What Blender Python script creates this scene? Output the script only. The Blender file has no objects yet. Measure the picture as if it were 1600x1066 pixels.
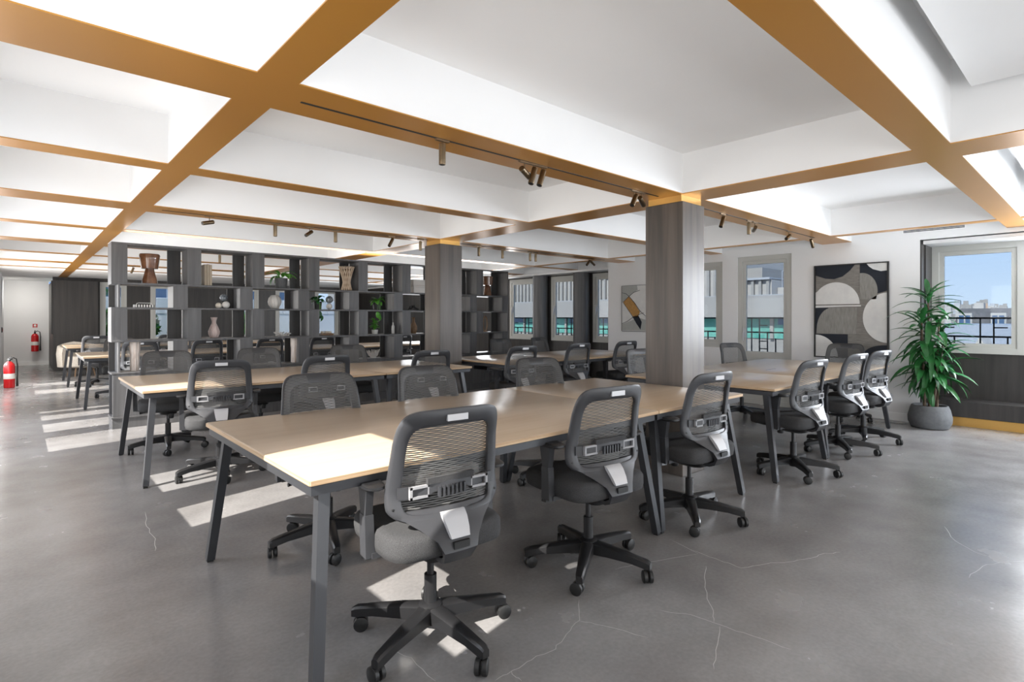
import bpy, math, random
from mathutils import Vector, Matrix, Euler
random.seed(7)
S = bpy.context.scene
COL = S.collection
PI = math.pi
def R(d): return math.radians(d)

# ------------------------------------------------------------------ camera
cam_d = bpy.data.cameras.new('camera'); cam = bpy.data.objects.new('camera', cam_d); COL.objects.link(cam)
F_PX = 854.1
cam_d.sensor_width = 36; cam_d.lens = F_PX/1600*36
cam_d.shift_y = -(533-496.65)/1600
cam_d.clip_end = 1000; cam_d.clip_start = .05
TH = math.atan2(1745.8-800, F_PX)
cam.location = (0, 0, 1.3); cam.rotation_euler = (PI/2, 0, TH-PI/2)
S.camera = cam

# ------------------------------------------------------------------ world, sun, window light, exposure
SKY = 1.45
w = bpy.data.worlds.new('sky'); S.world = w; w.use_nodes = True
nt = w.node_tree; nt.nodes.clear()
tc = nt.nodes.new('ShaderNodeTexCoord'); sx = nt.nodes.new('ShaderNodeSeparateXYZ'); rp = nt.nodes.new('ShaderNodeValToRGB')
mr = nt.nodes.new('ShaderNodeMapRange'); mr.inputs['From Min'].default_value = -1
bg = nt.nodes.new('ShaderNodeBackground'); wo = nt.nodes.new('ShaderNodeOutputWorld')
L = nt.links.new
L(tc.outputs['Generated'], sx.inputs[0]); L(sx.outputs['Z'], mr.inputs['Value']); L(mr.outputs[0], rp.inputs[0])
cr = rp.color_ramp; cr.elements[0].position = .0; cr.elements[0].color = (.62, .60, .56, 1)
cr.elements[1].position = 1; cr.elements[1].color = (.20, .36, .72, 1)
for p, c in ((.488, (.66, .65, .62, 1)), (.505, (.62, .74, .90, 1)), (.56, (.45, .62, .88, 1))):
    e = cr.elements.new(p); e.color = c
L(rp.outputs[0], bg.inputs[0]); bg.inputs[1].default_value = SKY; L(bg.outputs[0], wo.inputs[0])

SUN_DIR = Vector((1, .2, -.785))          # low sun from the left-hand windows
sd = bpy.data.lights.new('sun', 'SUN'); so = bpy.data.objects.new('sun', sd); COL.objects.link(so)
sd.energy = 5.6; sd.angle = R(.5); sd.color = (1, .955, .89)
so.rotation_euler = SUN_DIR.to_track_quat('-Z', 'Y').to_euler()

def area(name, loc, direction, sx_, sy_, power, color=(1, 1, 1)):
    d = bpy.data.lights.new(name, 'AREA'); d.shape = 'RECTANGLE'; d.size = sx_; d.size_y = sy_; d.energy = power; d.color = color
    o = bpy.data.objects.new(name, d); COL.objects.link(o); o.location = loc
    o.rotation_euler = Vector(direction).to_track_quat('-Z', 'Y').to_euler()
    return o
# area lamps standing in for daylight from windows behind and beside the camera
area('window_light', (2.2, -2.9, 1.0), (0, 1, -.05), 3.4, 1.7, 26, (.95, .97, 1))
area('window_light', (6.2, -2.9, 1.0), (-.1, 1, -.05), 3.4, 1.7, 48, (.86, .93, 1))
area('window_light', (8.70, .1, 1.5), (-1, .1, 0), .85, 1.3, 66, (.88, .93, 1))
area('window_light', (8.6, 12.0, 1.4), (-1, 0, .1), 5, 1.4, 55, (.93, .96, 1))  # added fill for the far room beyond the bookcase; no window here
area('window_light', (-.37, -1.0, 1.45), (1, .2, .1), 2.2, 1.2, 10, (1, .98, .95))  # added fill for the near ceiling; the left wall has no window here
area('window_light', (-.37, 1.75, 1.7), (1, 0, .1), .7, .8, 4, (1, .98, .95))
area('window_light', (-.37, 7.9, 1.15), (1, 0, .0), 3.6, 1.5, 24, (1, .97, .93))
area('window_light', (-.37, 13.3, 1.2), (1, 0, .0), 3.6, 1.6, 42, (1, .97, .93))
area('window_light', (-.37, 4.4, 1.2), (1, 0, .0), 1.6, 1.1, 12, (1, .97, .93))
area('corridor_light', (.1, 18.9, 2.28), (0, .3, -1), .5, .8, 9, (1, .96, .9))  # added lamp without a fitting, lifts the dark corridor end wall
# added fill lamp, unseen above the bookcase, brightens the far ceiling
area('bookcase_uplight', (3.9, 7.98, 2.215), (0, 0, 1), 5.9, .2, 12, (1, .98, .96))
S.view_settings.view_transform = 'Standard'; S.view_settings.look = 'None'
S.view_settings.exposure = 1.42; S.view_settings.gamma = 1; S.view_settings.use_curve_mapping = False
S.cycles.max_bounces = 12; S.cycles.diffuse_bounces = 9; S.cycles.glossy_bounces = 4; S.cycles.transparent_max_bounces = 16
S.cycles.sample_clamp_indirect = 6
S.cycles.use_denoising = True

# ------------------------------------------------------------------ materials
def mat(name, col, rough=.5, metal=0.0, spec=.5, noise=None, wood=None, bump=None, coat=0):
    """noise=(scale, second colour); wood=(axis stretch, second colour)"""
    m = bpy.data.materials.new(name); m.use_nodes = True
    t = m.node_tree; b = t.nodes['Principled BSDF']
    b.inputs['Base Color'].default_value = (*col, 1); b.inputs['Roughness'].default_value = rough
    b.inputs['Metallic'].default_value = metal; b.inputs['Specular IOR Level'].default_value = spec
    if coat: b.inputs['Coat Weight'].default_value = coat; b.inputs['Coat Roughness'].default_value = .25
    def coords(scale):
        c = t.nodes.new('ShaderNodeTexCoord'); mp = t.nodes.new('ShaderNodeMapping'); mp.inputs['Scale'].default_value = scale
        t.links.new(c.outputs['Object'], mp.inputs[0]); return mp.outputs[0]
    src = None
    if noise or wood:
        sc, c2 = noise or wood
        if not isinstance(sc, tuple): sc = (sc, sc, sc)
        n = t.nodes.new('ShaderNodeTexNoise'); n.inputs['Scale'].default_value = 1; n.inputs['Detail'].default_value = 6 if noise else 9
        n.inputs['Roughness'].default_value = .6
        if wood: n.inputs['Distortion'].default_value = .4
        t.links.new(coords(sc), n.inputs['Vector'])
        r = t.nodes.new('ShaderNodeValToRGB'); r.color_ramp.elements[0].color = (*col, 1); r.color_ramp.elements[1].color = (*c2, 1)
        r.color_ramp.elements[0].position = .33; r.color_ramp.elements[1].position = .68
        t.links.new(n.outputs['Fac'], r.inputs[0]); t.links.new(r.outputs[0], b.inputs['Base Color']); src = n.outputs['Fac']
    if bump:
        bs, st = bump
        n2 = t.nodes.new('ShaderNodeTexNoise'); n2.inputs['Scale'].default_value = bs; n2.inputs['Detail'].default_value = 3
        c = t.nodes.new('ShaderNodeTexCoord'); t.links.new(c.outputs['Object'], n2.inputs['Vector'])
        bp = t.nodes.new('ShaderNodeBump'); bp.inputs['Strength'].default_value = st; bp.inputs['Distance'].default_value = .002
        t.links.new(n2.outputs['Fac'], bp.inputs['Height']); t.links.new(bp.outputs[0], b.inputs['Normal'])
    return m
M = {}
M['white'] = mat('white_paint', (.90, .90, .895), .75, noise=(1.3, (.88, .88, .877)))
M['wall'] = mat('wall_paint', (.80, .80, .80), .8, noise=(1.1, (.77, .77, .77)))
M['gold'] = mat('gold_lacquer', (.58, .275, .048), .32, .42, .6, noise=(.8, (.55, .255, .043)), coat=.2)
M['brass'] = mat('brushed_brass', (.62, .36, .10), .4, .6)
M['bronze'] = mat('bronze', (.16, .12, .075), .32, .9)
M['colwood'] = mat('smoked_oak', (.048, .038, .031), .45, 0, .5, wood=((9, 9, .55), (.125, .10, .08)), coat=.08)
M['darkwood'] = mat('charcoal_oak', (.026, .024, .023), .4, wood=((14, 14, .7), (.052, .047, .043)))
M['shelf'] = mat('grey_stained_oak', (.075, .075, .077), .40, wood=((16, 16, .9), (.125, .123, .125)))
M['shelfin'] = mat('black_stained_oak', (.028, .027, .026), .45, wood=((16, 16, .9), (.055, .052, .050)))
M['ply'] = mat('birch_laminate', (.47, .35, .23), .30, 0, .6, wood=((1.1, 16, 16), (.53, .405, .28)), coat=.65)
M['plyedge'] = mat('plywood_edge', (.60, .43, .26), .5, wood=((2, 2, 160), (.38, .24, .13)))
M['steel'] = mat('dark_grey_steel', (.045, .047, .052), .38, .3)
M['frameplastic'] = mat('charcoal_plastic', (.036, .037, .041), .42, bump=(500, .15))
M['blackplastic'] = mat('black_plastic', (.013, .013, .014), .38)
M['fabric'] = mat('black_fabric', (.020, .020, .021), .95, bump=(900, .8), noise=(420, (.070, .070, .072)))
M['mesh'] = mat('grey_mesh_yarn', (.10, .10, .098), .7)
M['silver'] = mat('silver_plastic', (.50, .50, .51), .35, .1)
M['lightgrey'] = mat('light_grey_plastic', (.30, .30, .31), .4)
M['chrome'] = mat('polished_chrome', (.6, .6, .62), .15, 1)
M['rubber'] = mat('rubber', (.012, .012, .012), .5)
M['frame'] = mat('window_frame_paint', (.50, .50, .47), .5)
M['rail'] = mat('black_iron', (.012, .013, .014), .5)
M['red'] = mat('red_enamel', (.55, .012, .015), .25)
M['label'] = mat('white_label', (.8, .78, .75), .5)
M['planter'] = mat('grey_fibrestone', (.10, .105, .11), .8, noise=(30, (.13, .135, .14)), bump=(80, .5))
M['soil'] = mat('soil', (.03, .022, .016), .95, bump=(90, 1))
M['bark'] = mat('bark', (.09, .06, .04), .9, noise=(30, (.16, .12, .085)))
M['leafdark'] = mat('dark_leaf', (.012, .085, .022), .32, noise=(6, (.03, .17, .04)))
M['leafbright'] = mat('bright_leaf', (.05, .26, .03), .35, noise=(5, (.16, .42, .06)))
M['brownglass'] = mat('brown_glaze', (.10, .04, .018), .12, noise=(8, (.26, .12, .06)), coat=.8)
M['cream'] = mat('cream_ceramic', (.66, .58, .48), .6, noise=(20, (.72, .66, .57)))
M['offwhite'] = mat('off_white_ceramic', (.66, .64, .61), .55, bump=(60, .5))
M['pinkclay'] = mat('pink_striped_clay', (.46, .33, .30), .6, wood=((60, 60, 2), (.66, .58, .55)))
M['driftwood'] = mat('bleached_wood', (.50, .37, .25), .7, wood=((40, 40, 3), (.72, .60, .47)))
M['palewood'] = mat('pale_bark_wood', (.60, .50, .43), .8, wood=((45, 45, 4), (.80, .74, .69)))
M['brownwood'] = mat('brown_wood', (.16, .09, .045), .55, wood=((30, 30, 4), (.30, .19, .11)))
M['globe'] = mat('smoky_glass_ball', (.07, .09, .11), .12, .2, noise=(40, (.35, .38, .40)))
M['paper'] = mat('book_cloth', (.42, .36, .28), .8, wood=((60, 60, 4), (.30, .25, .19)))
M['stripeblack'] = mat('black_bone', (.02, .02, .02), .4)
M['stripewhite'] = mat('white_bone', (.8, .78, .74), .4)
M['wicker'] = mat('cream_boucle', (.62, .57, .50), .95, bump=(120, 1), noise=(60, (.44, .40, .34)))
M['cladding'] = mat('pale_metal_cladding', (.40, .385, .37), .6)
M['concrete'] = mat('pale_concrete', (.29, .28, .265), .8, noise=(.7, (.26, .25, .24)))
M['headpanel'] = mat('polished_head_panel', (.62, .62, .62), .3, .3)
M['greenglass'] = mat('green_office_glass', (.06, .26, .22), .15, noise=(.6, (.20, .46, .40)))
M['blueglass'] = mat('blue_office_glass', (.08, .14, .24), .15)
M['zinc'] = mat('zinc_roof', (.30, .32, .35), .5, noise=(.8, (.36, .38, .41)))
M['slate'] = mat('slate_roof', (.085, .085, .09), .7, noise=(3, (.13, .13, .135)))
M['brick'] = mat('brick_wall', (.42, .30, .22), .85, noise=(2, (.5, .38, .3)))
M['artblack'] = mat('navy_black_pigment', (.013, .017, .026), .8)
M['artgrey'] = mat('warm_grey_weave', (.16, .15, .135), .9, wood=((10, 10, 130), (.27, .255, .235)))
M['artgrey2'] = mat('light_grey_weave', (.20, .195, .18), .9, wood=((10, 120, 10), (.31, .30, .28)))
M['artwhite'] = mat('chalk_white_pigment', (.72, .72, .70), .9, noise=(9, (.64, .64, .63)))
M['artstone'] = mat('stone_grey_pigment', (.42, .43, .41), .9, noise=(8, (.36, .37, .35)))
M['artochre'] = mat('ochre_pigment', (.50, .28, .09), .8, noise=(30, (.36, .19, .06)))
M['exterior'] = mat('roof_terrace', (.52, .50, .47), .9)

def floor_material():
    m = bpy.data.materials.new('polished_concrete'); m.use_nodes = True; t = m.node_tree; b = t.nodes['Principled BSDF']
    N = t.nodes.new; K = t.links.new
    c = N('ShaderNodeTexCoord')
    def noise(sc, det, dist=0):
        n = N('ShaderNodeTexNoise'); n.inputs['Scale'].default_value = sc; n.inputs['Detail'].default_value = det; n.inputs['Distortion'].default_value = dist
        K(c.outputs['Object'], n.inputs['Vector']); return n
    n1 = noise(.55, 5); n2 = noise(3.2, 8); n3 = noise(55, 4)
    r1 = N('ShaderNodeValToRGB'); r1.color_ramp.elements[0].color = (.180, .171, .165, 1); r1.color_ramp.elements[1].color = (.275, .270, .268, 1)
    r1.color_ramp.elements[0].position = .35; r1.color_ramp.elements[1].position = .65
    K(n1.outputs['Fac'], r1.inputs[0])
    mx = N('ShaderNodeMixRGB'); mx.blend_type = 'SOFT_LIGHT'; mx.inputs[0].default_value = .42; K(r1.outputs[0], mx.inputs[1]); K(n2.outputs['Fac'], mx.inputs[2])
    mx3 = N('ShaderNodeMixRGB'); mx3.blend_type = 'SOFT_LIGHT'; mx3.inputs[0].default_value = .25; K(mx.outputs[0], mx3.inputs[1]); K(n3.outputs['Fac'], mx3.inputs[2])
    K(mx3.outputs[0], b.inputs['Base Color'])
    rr = N('ShaderNodeMapRange'); rr.inputs['To Min'].default_value = .16; rr.inputs['To Max'].default_value = .33; K(n2.outputs['Fac'], rr.inputs[0]); K(rr.outputs[0], b.inputs['Roughness'])
    b.inputs['Specular IOR Level'].default_value = .8
    return m
M['citywhite'] = mat('lime_render', (.52, .50, .475), .8, noise=(.3, (.42, .41, .39)))
M['terracewhite'] = mat('white_render', (.80, .80, .79), .8)
M['crack'] = mat('crack_filler', (.42, .41, .385), .6)
M['floor'] = floor_material()

def glass_material(name, tint, gloss=.010):
    m = bpy.data.materials.new(name); m.use_nodes = True; t = m.node_tree; t.nodes.clear()
    o = t.nodes.new('ShaderNodeOutputMaterial'); mx = t.nodes.new('ShaderNodeMixShader'); tr = t.nodes.new('ShaderNodeBsdfTransparent')
    gl = t.nodes.new('ShaderNodeBsdfGlossy'); gl.inputs['Roughness'].default_value = .03
    tr.inputs[0].default_value = (*tint, 1); mx.inputs[0].default_value = gloss
    t.links.new(tr.outputs[0], mx.inputs[1]); t.links.new(gl.outputs[0], mx.inputs[2]); t.links.new(mx.outputs[0], o.inputs[0])
    return m
M['pane'] = glass_material('solar_control_glass', (.50, .52, .53))  # tint added to darken the outdoor view against the room
M['clear'] = glass_material('clear_glass', (.85, .87, .87), .05)

# ------------------------------------------------------------------ mesh builder
class MB:
    def __init__(s): s.v = []; s.f = []
    def add(s, vs, fs):
        o = len(s.v); s.v += [tuple(p) for p in vs]; s.f += [tuple(i+o for i in f) for f in fs]; return s
    def box(s, x0, x1, y0, y1, z0, z1):
        return s.add([(x, y, z) for z in (z0, z1) for y in (y0, y1) for x in (x0, x1)],
                     [(0, 2, 3, 1), (4, 5, 7, 6), (0, 1, 5, 4), (2, 6, 7, 3), (0, 4, 6, 2), (1, 3, 7, 5)])
    def cbox(s, c, sx, sy, sz, rot=None):
        m = rot.to_matrix() if rot else Matrix.Identity(3)
        vs = [m @ Vector((x*sx/2, y*sy/2, z*sz/2)) + Vector(c) for z in (-1, 1) for y in (-1, 1) for x in (-1, 1)]
        return s.add(vs, [(0, 2, 3, 1), (4, 5, 7, 6), (0, 1, 5, 4), (2, 6, 7, 3), (0, 4, 6, 2), (1, 3, 7, 5)])
    def cham(s, x0, x1, y0, y1, z0, z1, c=.004):
        """box with chamfered vertical and horizontal edges: rings of 8 points"""
        def ring(z, i):
            a, b, d, e = x0+i, x1-i, y0+i, y1-i
            return [(a+c, d, z), (b-c, d, z), (b, d+c, z), (b, e-c, z), (b-c, e, z), (a+c, e, z), (a, e-c, z), (a, d+c, z)]
        return s.loft([ring(z0, c), ring(z0+c, 0), ring(z1-c, 0), ring(z1, c)])
    def loft(s, rings, cap=True, closed=False):
        n = len(rings[0]); o = len(s.v)
        for r in rings: s.v += [tuple(p) for p in r]
        k = len(rings)
        for i in range(k if closed else k-1):
            a = o+i*n; b = o+((i+1) % k)*n
            for j in range(n):
                j2 = (j+1) % n
                s.f.append((a+j, a+j2, b+j2, b+j))
        if cap and not closed:
            s.f.append(tuple(o+j for j in reversed(range(n)))); s.f.append(tuple(o+(k-1)*n+j for j in range(n)))
        return s
    def bar(s, p0, p1, w0, d0, w1=None, d1=None, up=(0, 0, 1)):
        p0 = Vector(p0); p1 = Vector(p1); t = (p1-p0).normalized(); u = Vector(up)
        if abs(t.dot(u)) > .95: u = Vector((0, 1, 0))
        a = t.cross(u).normalized(); b = a.cross(t).normalized()
        w1 = w1 or w0; d1 = d1 or d0
        rg = [[p+a*(x*w_/2)+b*(y*d_/2) for x, y in ((-1, -1), (1, -1), (1, 1), (-1, 1))] for p, w_, d_ in ((p0, w0, d0), (p1, w1, d1))]
        return s.loft(rg)
    def tube(s, pts, rad, n=10, cap=True):
        pts = [Vector(p) for p in pts]
        if not isinstance(rad, (list, tuple)): rad = [rad]*len(pts)
        rings = []; pa = None
        for i, p in enumerate(pts):
            t = (pts[min(i+1, len(pts)-1)]-pts[max(i-1, 0)]).normalized()
            if pa is None:
                u = Vector((0, 0, 1)) if abs(t.z) < .9 else Vector((0, 1, 0)); pa = t.cross(u).normalized()
            else: pa = (pa - t*pa.dot(t)).normalized()
            b = t.cross(pa)
            rings.append([p+(pa*math.cos(2*PI*j/n)+b*math.sin(2*PI*j/n))*rad[i] for j in range(n)])
        return s.loft(rings, cap)
    def lathe(s, prof, n=24, c=(0, 0, 0), rfun=None):
        rings = []
        for r, z in prof:
            rings.append([(c[0]+(r*(rfun(2*PI*j/n, z) if rfun else 1))*math.cos(2*PI*j/n), c[1]+(r*(rfun(2*PI*j/n, z) if rfun else 1))*math.sin(2*PI*j/n), c[2]+z) for j in range(n)])
        return s.loft(rings)
    def disc(s, c, axis, r, t, n=16, ch=.25):
        """short cylinder with rounded rim, centre c, along axis"""
        a = Vector(axis).normalized(); h = t/2
        return s.tube([Vector(c)-a*h, Vector(c)-a*h*(1-ch), Vector(c)+a*h*(1-ch), Vector(c)+a*h], [r*.86, r, r, r*.86], n)
    def xf(s, m):
        s.v = [tuple(m @ Vector(p)) for p in s.v]; return s
    def build(s, name, m, parent=None, smooth=True, loc=None, rot=None, angle=38):
        me = bpy.data.meshes.new(name); me.from_pydata(s.v, [], s.f); me.update()
        if isinstance(m, str): m = M[m]
        me.materials.append(m)
        if smooth:
            me.polygons.foreach_set('use_smooth', [True]*len(me.polygons))
            try: me.set_sharp_from_angle(angle=R(angle))
            except Exception: pass
        o = bpy.data.objects.new(name, me); COL.objects.link(o)
        if parent: o.parent = parent
        if loc: o.location = loc
        if rot: o.rotation_euler = rot
        return o
def B(*a): return MB().box(*a)
def tag(o, label=None, cat=None, group=None, kind=None):
    if label: o['label'] = label
    if cat: o['category'] = cat
    if group: o['group'] = group
    if kind: o['kind'] = kind
    return o
def thing(name, label, cat, loc=(0, 0, 0), rz=0, group=None):
    o = bpy.data.objects.new(name, None); COL.objects.link(o); o.location = loc; o.rotation_euler = (0, 0, rz)
    return tag(o, label, cat, group)
def struct(name, mb, m, label=None, parent=None, smooth=False):
    o = mb.build(name, m, parent, smooth)
    if not parent: o['kind'] = 'structure'; o['label'] = label; o['category'] = name.split('_')[0]
    return o
def copy_tree(o, parent=None):
    c = o.copy(); COL.objects.link(c)
    if parent: c.parent = parent
    for ch in list(o.children): copy_tree(ch, c)
    return c
def dup(o, loc, rz, label, group=None):
    c = copy_tree(o); c.location = loc; c.rotation_euler = (0, 0, rz); c['label'] = label
    if group: c['group'] = group
    return c
def rrect(hx, hy, n=32, e=5):
    out = []
    for i in range(n):
        a = 2*PI*(i+.5)/n; cx, sy = math.cos(a), math.sin(a)
        out.append((hx*math.copysign(abs(cx)**(2/e), cx), hy*math.copysign(abs(sy)**(2/e), sy)))
    return out

# ------------------------------------------------------------------ room shell
ZB, ZC = 2.31, 2.637
WX = 8.25      # right wall face
NX = 8.75      # plane of the recessed windows
FY = 17.6      # far wall
struct('floor', B(-.6, 9.2, -3.2, 20.2, -.12, 0), 'floor', 'polished grey concrete floor with hairline cracks and a satin sheen')
struct('ceiling', B(-.6, 9.2, .74, 20.2, ZC, ZC+.2), 'white', 'white ceiling between the deep beams')
struct('ceiling_cove', B(-.6, 9.2, -3.2, .74, 2.80, 2.95), 'white', 'raised white ceiling over the hung panel at the top right')
CR = [[(1.265, 1.49), (1.347, 1.491), (1.452, 1.494), (1.562, 1.48), (1.674, 1.511), (1.785, 1.55), (1.919, 1.663)], [(1.785, 1.55), (1.829, 1.46), (1.9, 1.276)], [(1.083, 1.942), (1.11, 1.802), (1.107, 1.632)], [(1.343, 1.489), (1.336, 1.426)], [(2.798, 1.6), (2.79, 1.448), (2.785, 1.304), (2.933, 1.244), (3.041, 1.17), (3.155, 1.118), (3.293, 1.081), (3.382, 1.026)], [(2.672, 1.439), (2.546, 1.382), (2.368, 1.27), (2.288, 1.198), (2.202, 1.153)], [(2.11, 1.358), (2.182, 1.248), (2.2, 1.133), (2.229, 0.996), (2.247, 0.857)], [(2.196, 1.126), (2.026, 1.047), (1.909, 0.999)], [(4.287, 0.73), (4.042, 0.631), (3.931, 0.523), (3.904, 0.425)], [(3.522, 0.501), (3.741, 0.473), (3.887, 0.407), (3.986, 0.334)], [(2.284, 1.74), (2.46, 1.685), (2.778, 1.545)], [(2.833, 1.759), (2.778, 1.545)], [(0.632, 4.361), (0.593, 4.052), (0.596, 3.791), (0.564, 3.588)]]
rc = random.Random(5)
for ln_ in CR:
    pts = []
    for (a, b), (c, d) in zip(ln_, ln_[1:]):
        for k in range(4): pts.append((a+(c-a)*k/4+rc.uniform(-.006, .006), b+(d-b)*k/4+rc.uniform(-.006, .006)))
    pts.append(ln_[-1]); m = MB()
    for i, (a, b) in enumerate(pts):
        c, d = pts[min(i+1, len(pts)-1)]; e, f = pts[max(i-1, 0)]; t_ = Vector((c-e, d-f, 0)).normalized(); n_ = Vector((-t_.y, t_.x, 0))*(.0013 if 0 < i < len(pts)-1 else .0003)
        m.v += [(a+n_.x, b+n_.y, .0004), (a-n_.x, b-n_.y, .0004)]
    m.f = [(2*i, 2*i+1, 2*i+3, 2*i+2) for i in range(len(pts)-1)]
    m.build('hairline_crack', 'crack', bpy.data.objects['floor'], False)
# beams
XB = [(-1.12, -.77), (.65, .83), (2.376, 2.732), (4.185, 4.38), (5.83, 6.19), (7.62, 7.81), (9.28, 9.64), (11.07, 11.26), (12.73, 13.09), (14.3, 14.5)]
YB = [(.73, .90), (4.02, 4.37), (7.47, 7.60)]
lab = ['behind the camera', 'crossing the upper right corner', 'carrying the track lights above the front table', 'second beyond the front table', 'carrying the row of track lights before the bookcase',
       'just in front of the bookcase top', 'first beyond the bookcase', 'second beyond the bookcase', 'third beyond the bookcase', 'last before the far end']
for (a, b), t in zip(XB, lab):
    top = 2.8 if b < .9 else ZC
    o = struct('beam', B(-.5, WX+ (.5 if a > 6.4 or a < 1.6 else 0), a, b, ZB+.006, top), 'white', 'white ceiling beam with gold underside, ' + t)
    B(-.5, WX + (.5 if a > 6.4 or a < 1.6 else 0), a-.001, b+.001, ZB, ZB+.006).build('gold_soffit', 'gold', o, False)['label'] = 'gold lacquered underside of the beam'
lab2 = ['white ceiling beam with gold underside running diagonally to the far left end', 'white ceiling beam with bronze underside resting on both wood columns', 'narrow white edge beam along the window wall']
ys = [-3.2] + [v for ab in XB for v in ab] + [15.0]
for (a, b), t in zip(YB, lab2):
    m1 = MB(); m2 = MB()
    for i in range(0, len(ys), 2):
        top = 2.8 if ys[i+1] < .9 else ZC
        if ys[i+1]-ys[i] < .02: continue
        m1.box(a, b, ys[i], ys[i+1], ZB+.006, top); m2.box(a-.001, b+.001, ys[i]+.001, ys[i+1]-.001, ZB, ZB+.006)
    o = struct('beam', m1, 'white', t); m2.build('gold_soffit', 'gold', o, False)['label'] = 'gold lacquered underside of the beam'
struct('ceiling_soffit', B(-.5, 8.9, 15.0, 20.2, ZB, ZC), 'white', 'flat lowered white ceiling at the far left end')
B(.73, .90, 15.0, FY, ZB-.004, ZB).build('gold_strip', 'gold', bpy.data.objects['ceiling_soffit'], False)
for x0, x1, t in ((.95, 3.97, 'over the camera'), (4.42, 7.42, 'in the top right corner'), (-.45, .68, 'at the top left edge')):
    struct('ceiling_panel', B(x0, x1, -.72, .55, 2.60, 2.64), 'white', 'white hung ceiling panel with a shadow gap, ' + t)
# track on the beams
for i, (x0, x1, y, t) in enumerate(((.98, 3.95, 2.56, 'under the gold beam above the front table'), (4.45, 7.45, 2.56, 'under the beam right of the front column'),
        (1.0, 3.95, 6.01, 'under the gold beam before the bookcase'), (4.45, 7.6, 6.01, 'under the beam right of the rear column'), (.95, 3.9, 9.46, 'under the beam behind the bookcase'))):
    m = B(x0, x1, y-.007, y+.007, ZB-.003, ZB)
    tag(m.build('light_track', 'rail', None, False), 'thin black light track ' + t, 'track')
# columns
def column(x, y, t):
    o = struct('column', MB().cham(x, x+.35, y, y+.356, 0, ZB-.055, .004), 'colwood', t)
    B(x-.004+.02, x+.33, y+.02, y+.336, ZB-.055, ZB).build('brass_cap', 'brass', o, False)['label'] = 'brass collar at the column head'
column(4.02, 2.376, 'large square column clad in smoked oak beside the front table')
column(4.02, 5.83, 'square column clad in smoked oak in front of the bookcase')

# left wall (outside the picture): openings throw the sun patches
op = [(1.33, 2.12, 1.27, 2.13), (3.57, 4.07, .92, 2.13), (4.48, 5.13, .92, 2.13), (6.77, 7.63, .46, 2.13), (7.97, 8.65, .46, 2.13), (8.93, 9.41, .46, 2.13), (9.62, 9.85, .46, 2.13), (12.1, 12.8, .46, 2.13), (13.5, 14.1, .46, 2.13)]
m = MB(); y = -3.2
for a, b, z0, z1 in op:
    m.box(-.46, -.42, y, a, 0, 2.8); m.box(-.46, -.42, a, b, 0, z0); m.box(-.46, -.42, a, b, z1, 2.8); y = b
m.box(-.46, -.42, y, 20.2, 0, 2.8)
struct('wall_left', m, 'wall', 'white window wall on the left side')
struct('wall_corridor', B(-.42, -.29, 15.2, 20, 0, ZB), 'wall', 'white wall edge at the far left of the corridor')
struct('wall_near', B(-.5, 9.1, -3.2, -3.05, 0, 2.8), 'wall', 'white wall behind the camera')
# right wall
m = MB()
m.box(WX, WX+.15, 1.63, 3.14, 0, 2.7); m.box(WX, WX+.15, 3.14, 3.94, 2.23, 2.7); m.box(WX, WX+.15, 3.94, 4.18, 0, 2.7)
m.box(WX, WX+.15, 4.18, 4.98, 0, .83); m.box(WX, WX+.15, 4.18, 4.98, 2.19, 2.7); m.box(WX, WX+.15, 4.98, 6.43, 0, 2.7)
m.box(WX, WX+.15, -3.1, 1.63, 2.26, 2.8); m.box(WX, WX+.15, -3.1, -1.4, 0, 2.26)
m.box(WX+.15, NX+.1, 6.33, 6.43, 0, 2.7)
struct('wall_right', m, 'wall', 'white wall with the large framed artwork and glazed door')
struct('baseboard_right', MB().box(WX-.014, WX, 1.63, 3.12, 0, .10).box(WX-.014, WX, 3.96, 6.43, 0, .10), 'white', 'white baseboard below the large artwork')
# niche with dark wood lining, bench
m = MB(); m.box(WX+.15, NX, 1.60, 1.66, 0, 2.26)
m.box(NX, NX+.06, 1.60, 1.63, 0, 2.26); m.box(NX, NX+.06, -1.4, 1.63, 0, .86); m.box(NX, NX+.06, -1.4, 1.63, 2.205, 2.7); m.box(NX, NX+.06, .55, .72, .86, 2.205)
m.box(NX, NX+.06, -1.4, -.35, .86, 2.205); m.box(WX+.002, WX+.15, 1.615, 1.63, 0, 2.26)
struct('wall_niche', m, 'darkwood', 'dark oak lining of the window niche behind the tall plant')
struct('trim_niche', B(WX+.01, NX, -1.4, 1.60, 2.205, 2.245), 'headpanel', 'reflective head panel over the niche window')
bn = thing('window_bench', 'low built-in dark wood bench with brass plinth under the niche window', 'bench', (8.4, .1, 0))
MB().cham(-.03, .349, -1.45, 1.49, .11, .30, .004).build('seat_box', 'darkwood', bn)
B(.0, .345, -1.45, 1.44, 0, .11).build('plinth', 'brass', bn, False)['label'] = 'brass plinth strip'
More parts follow.
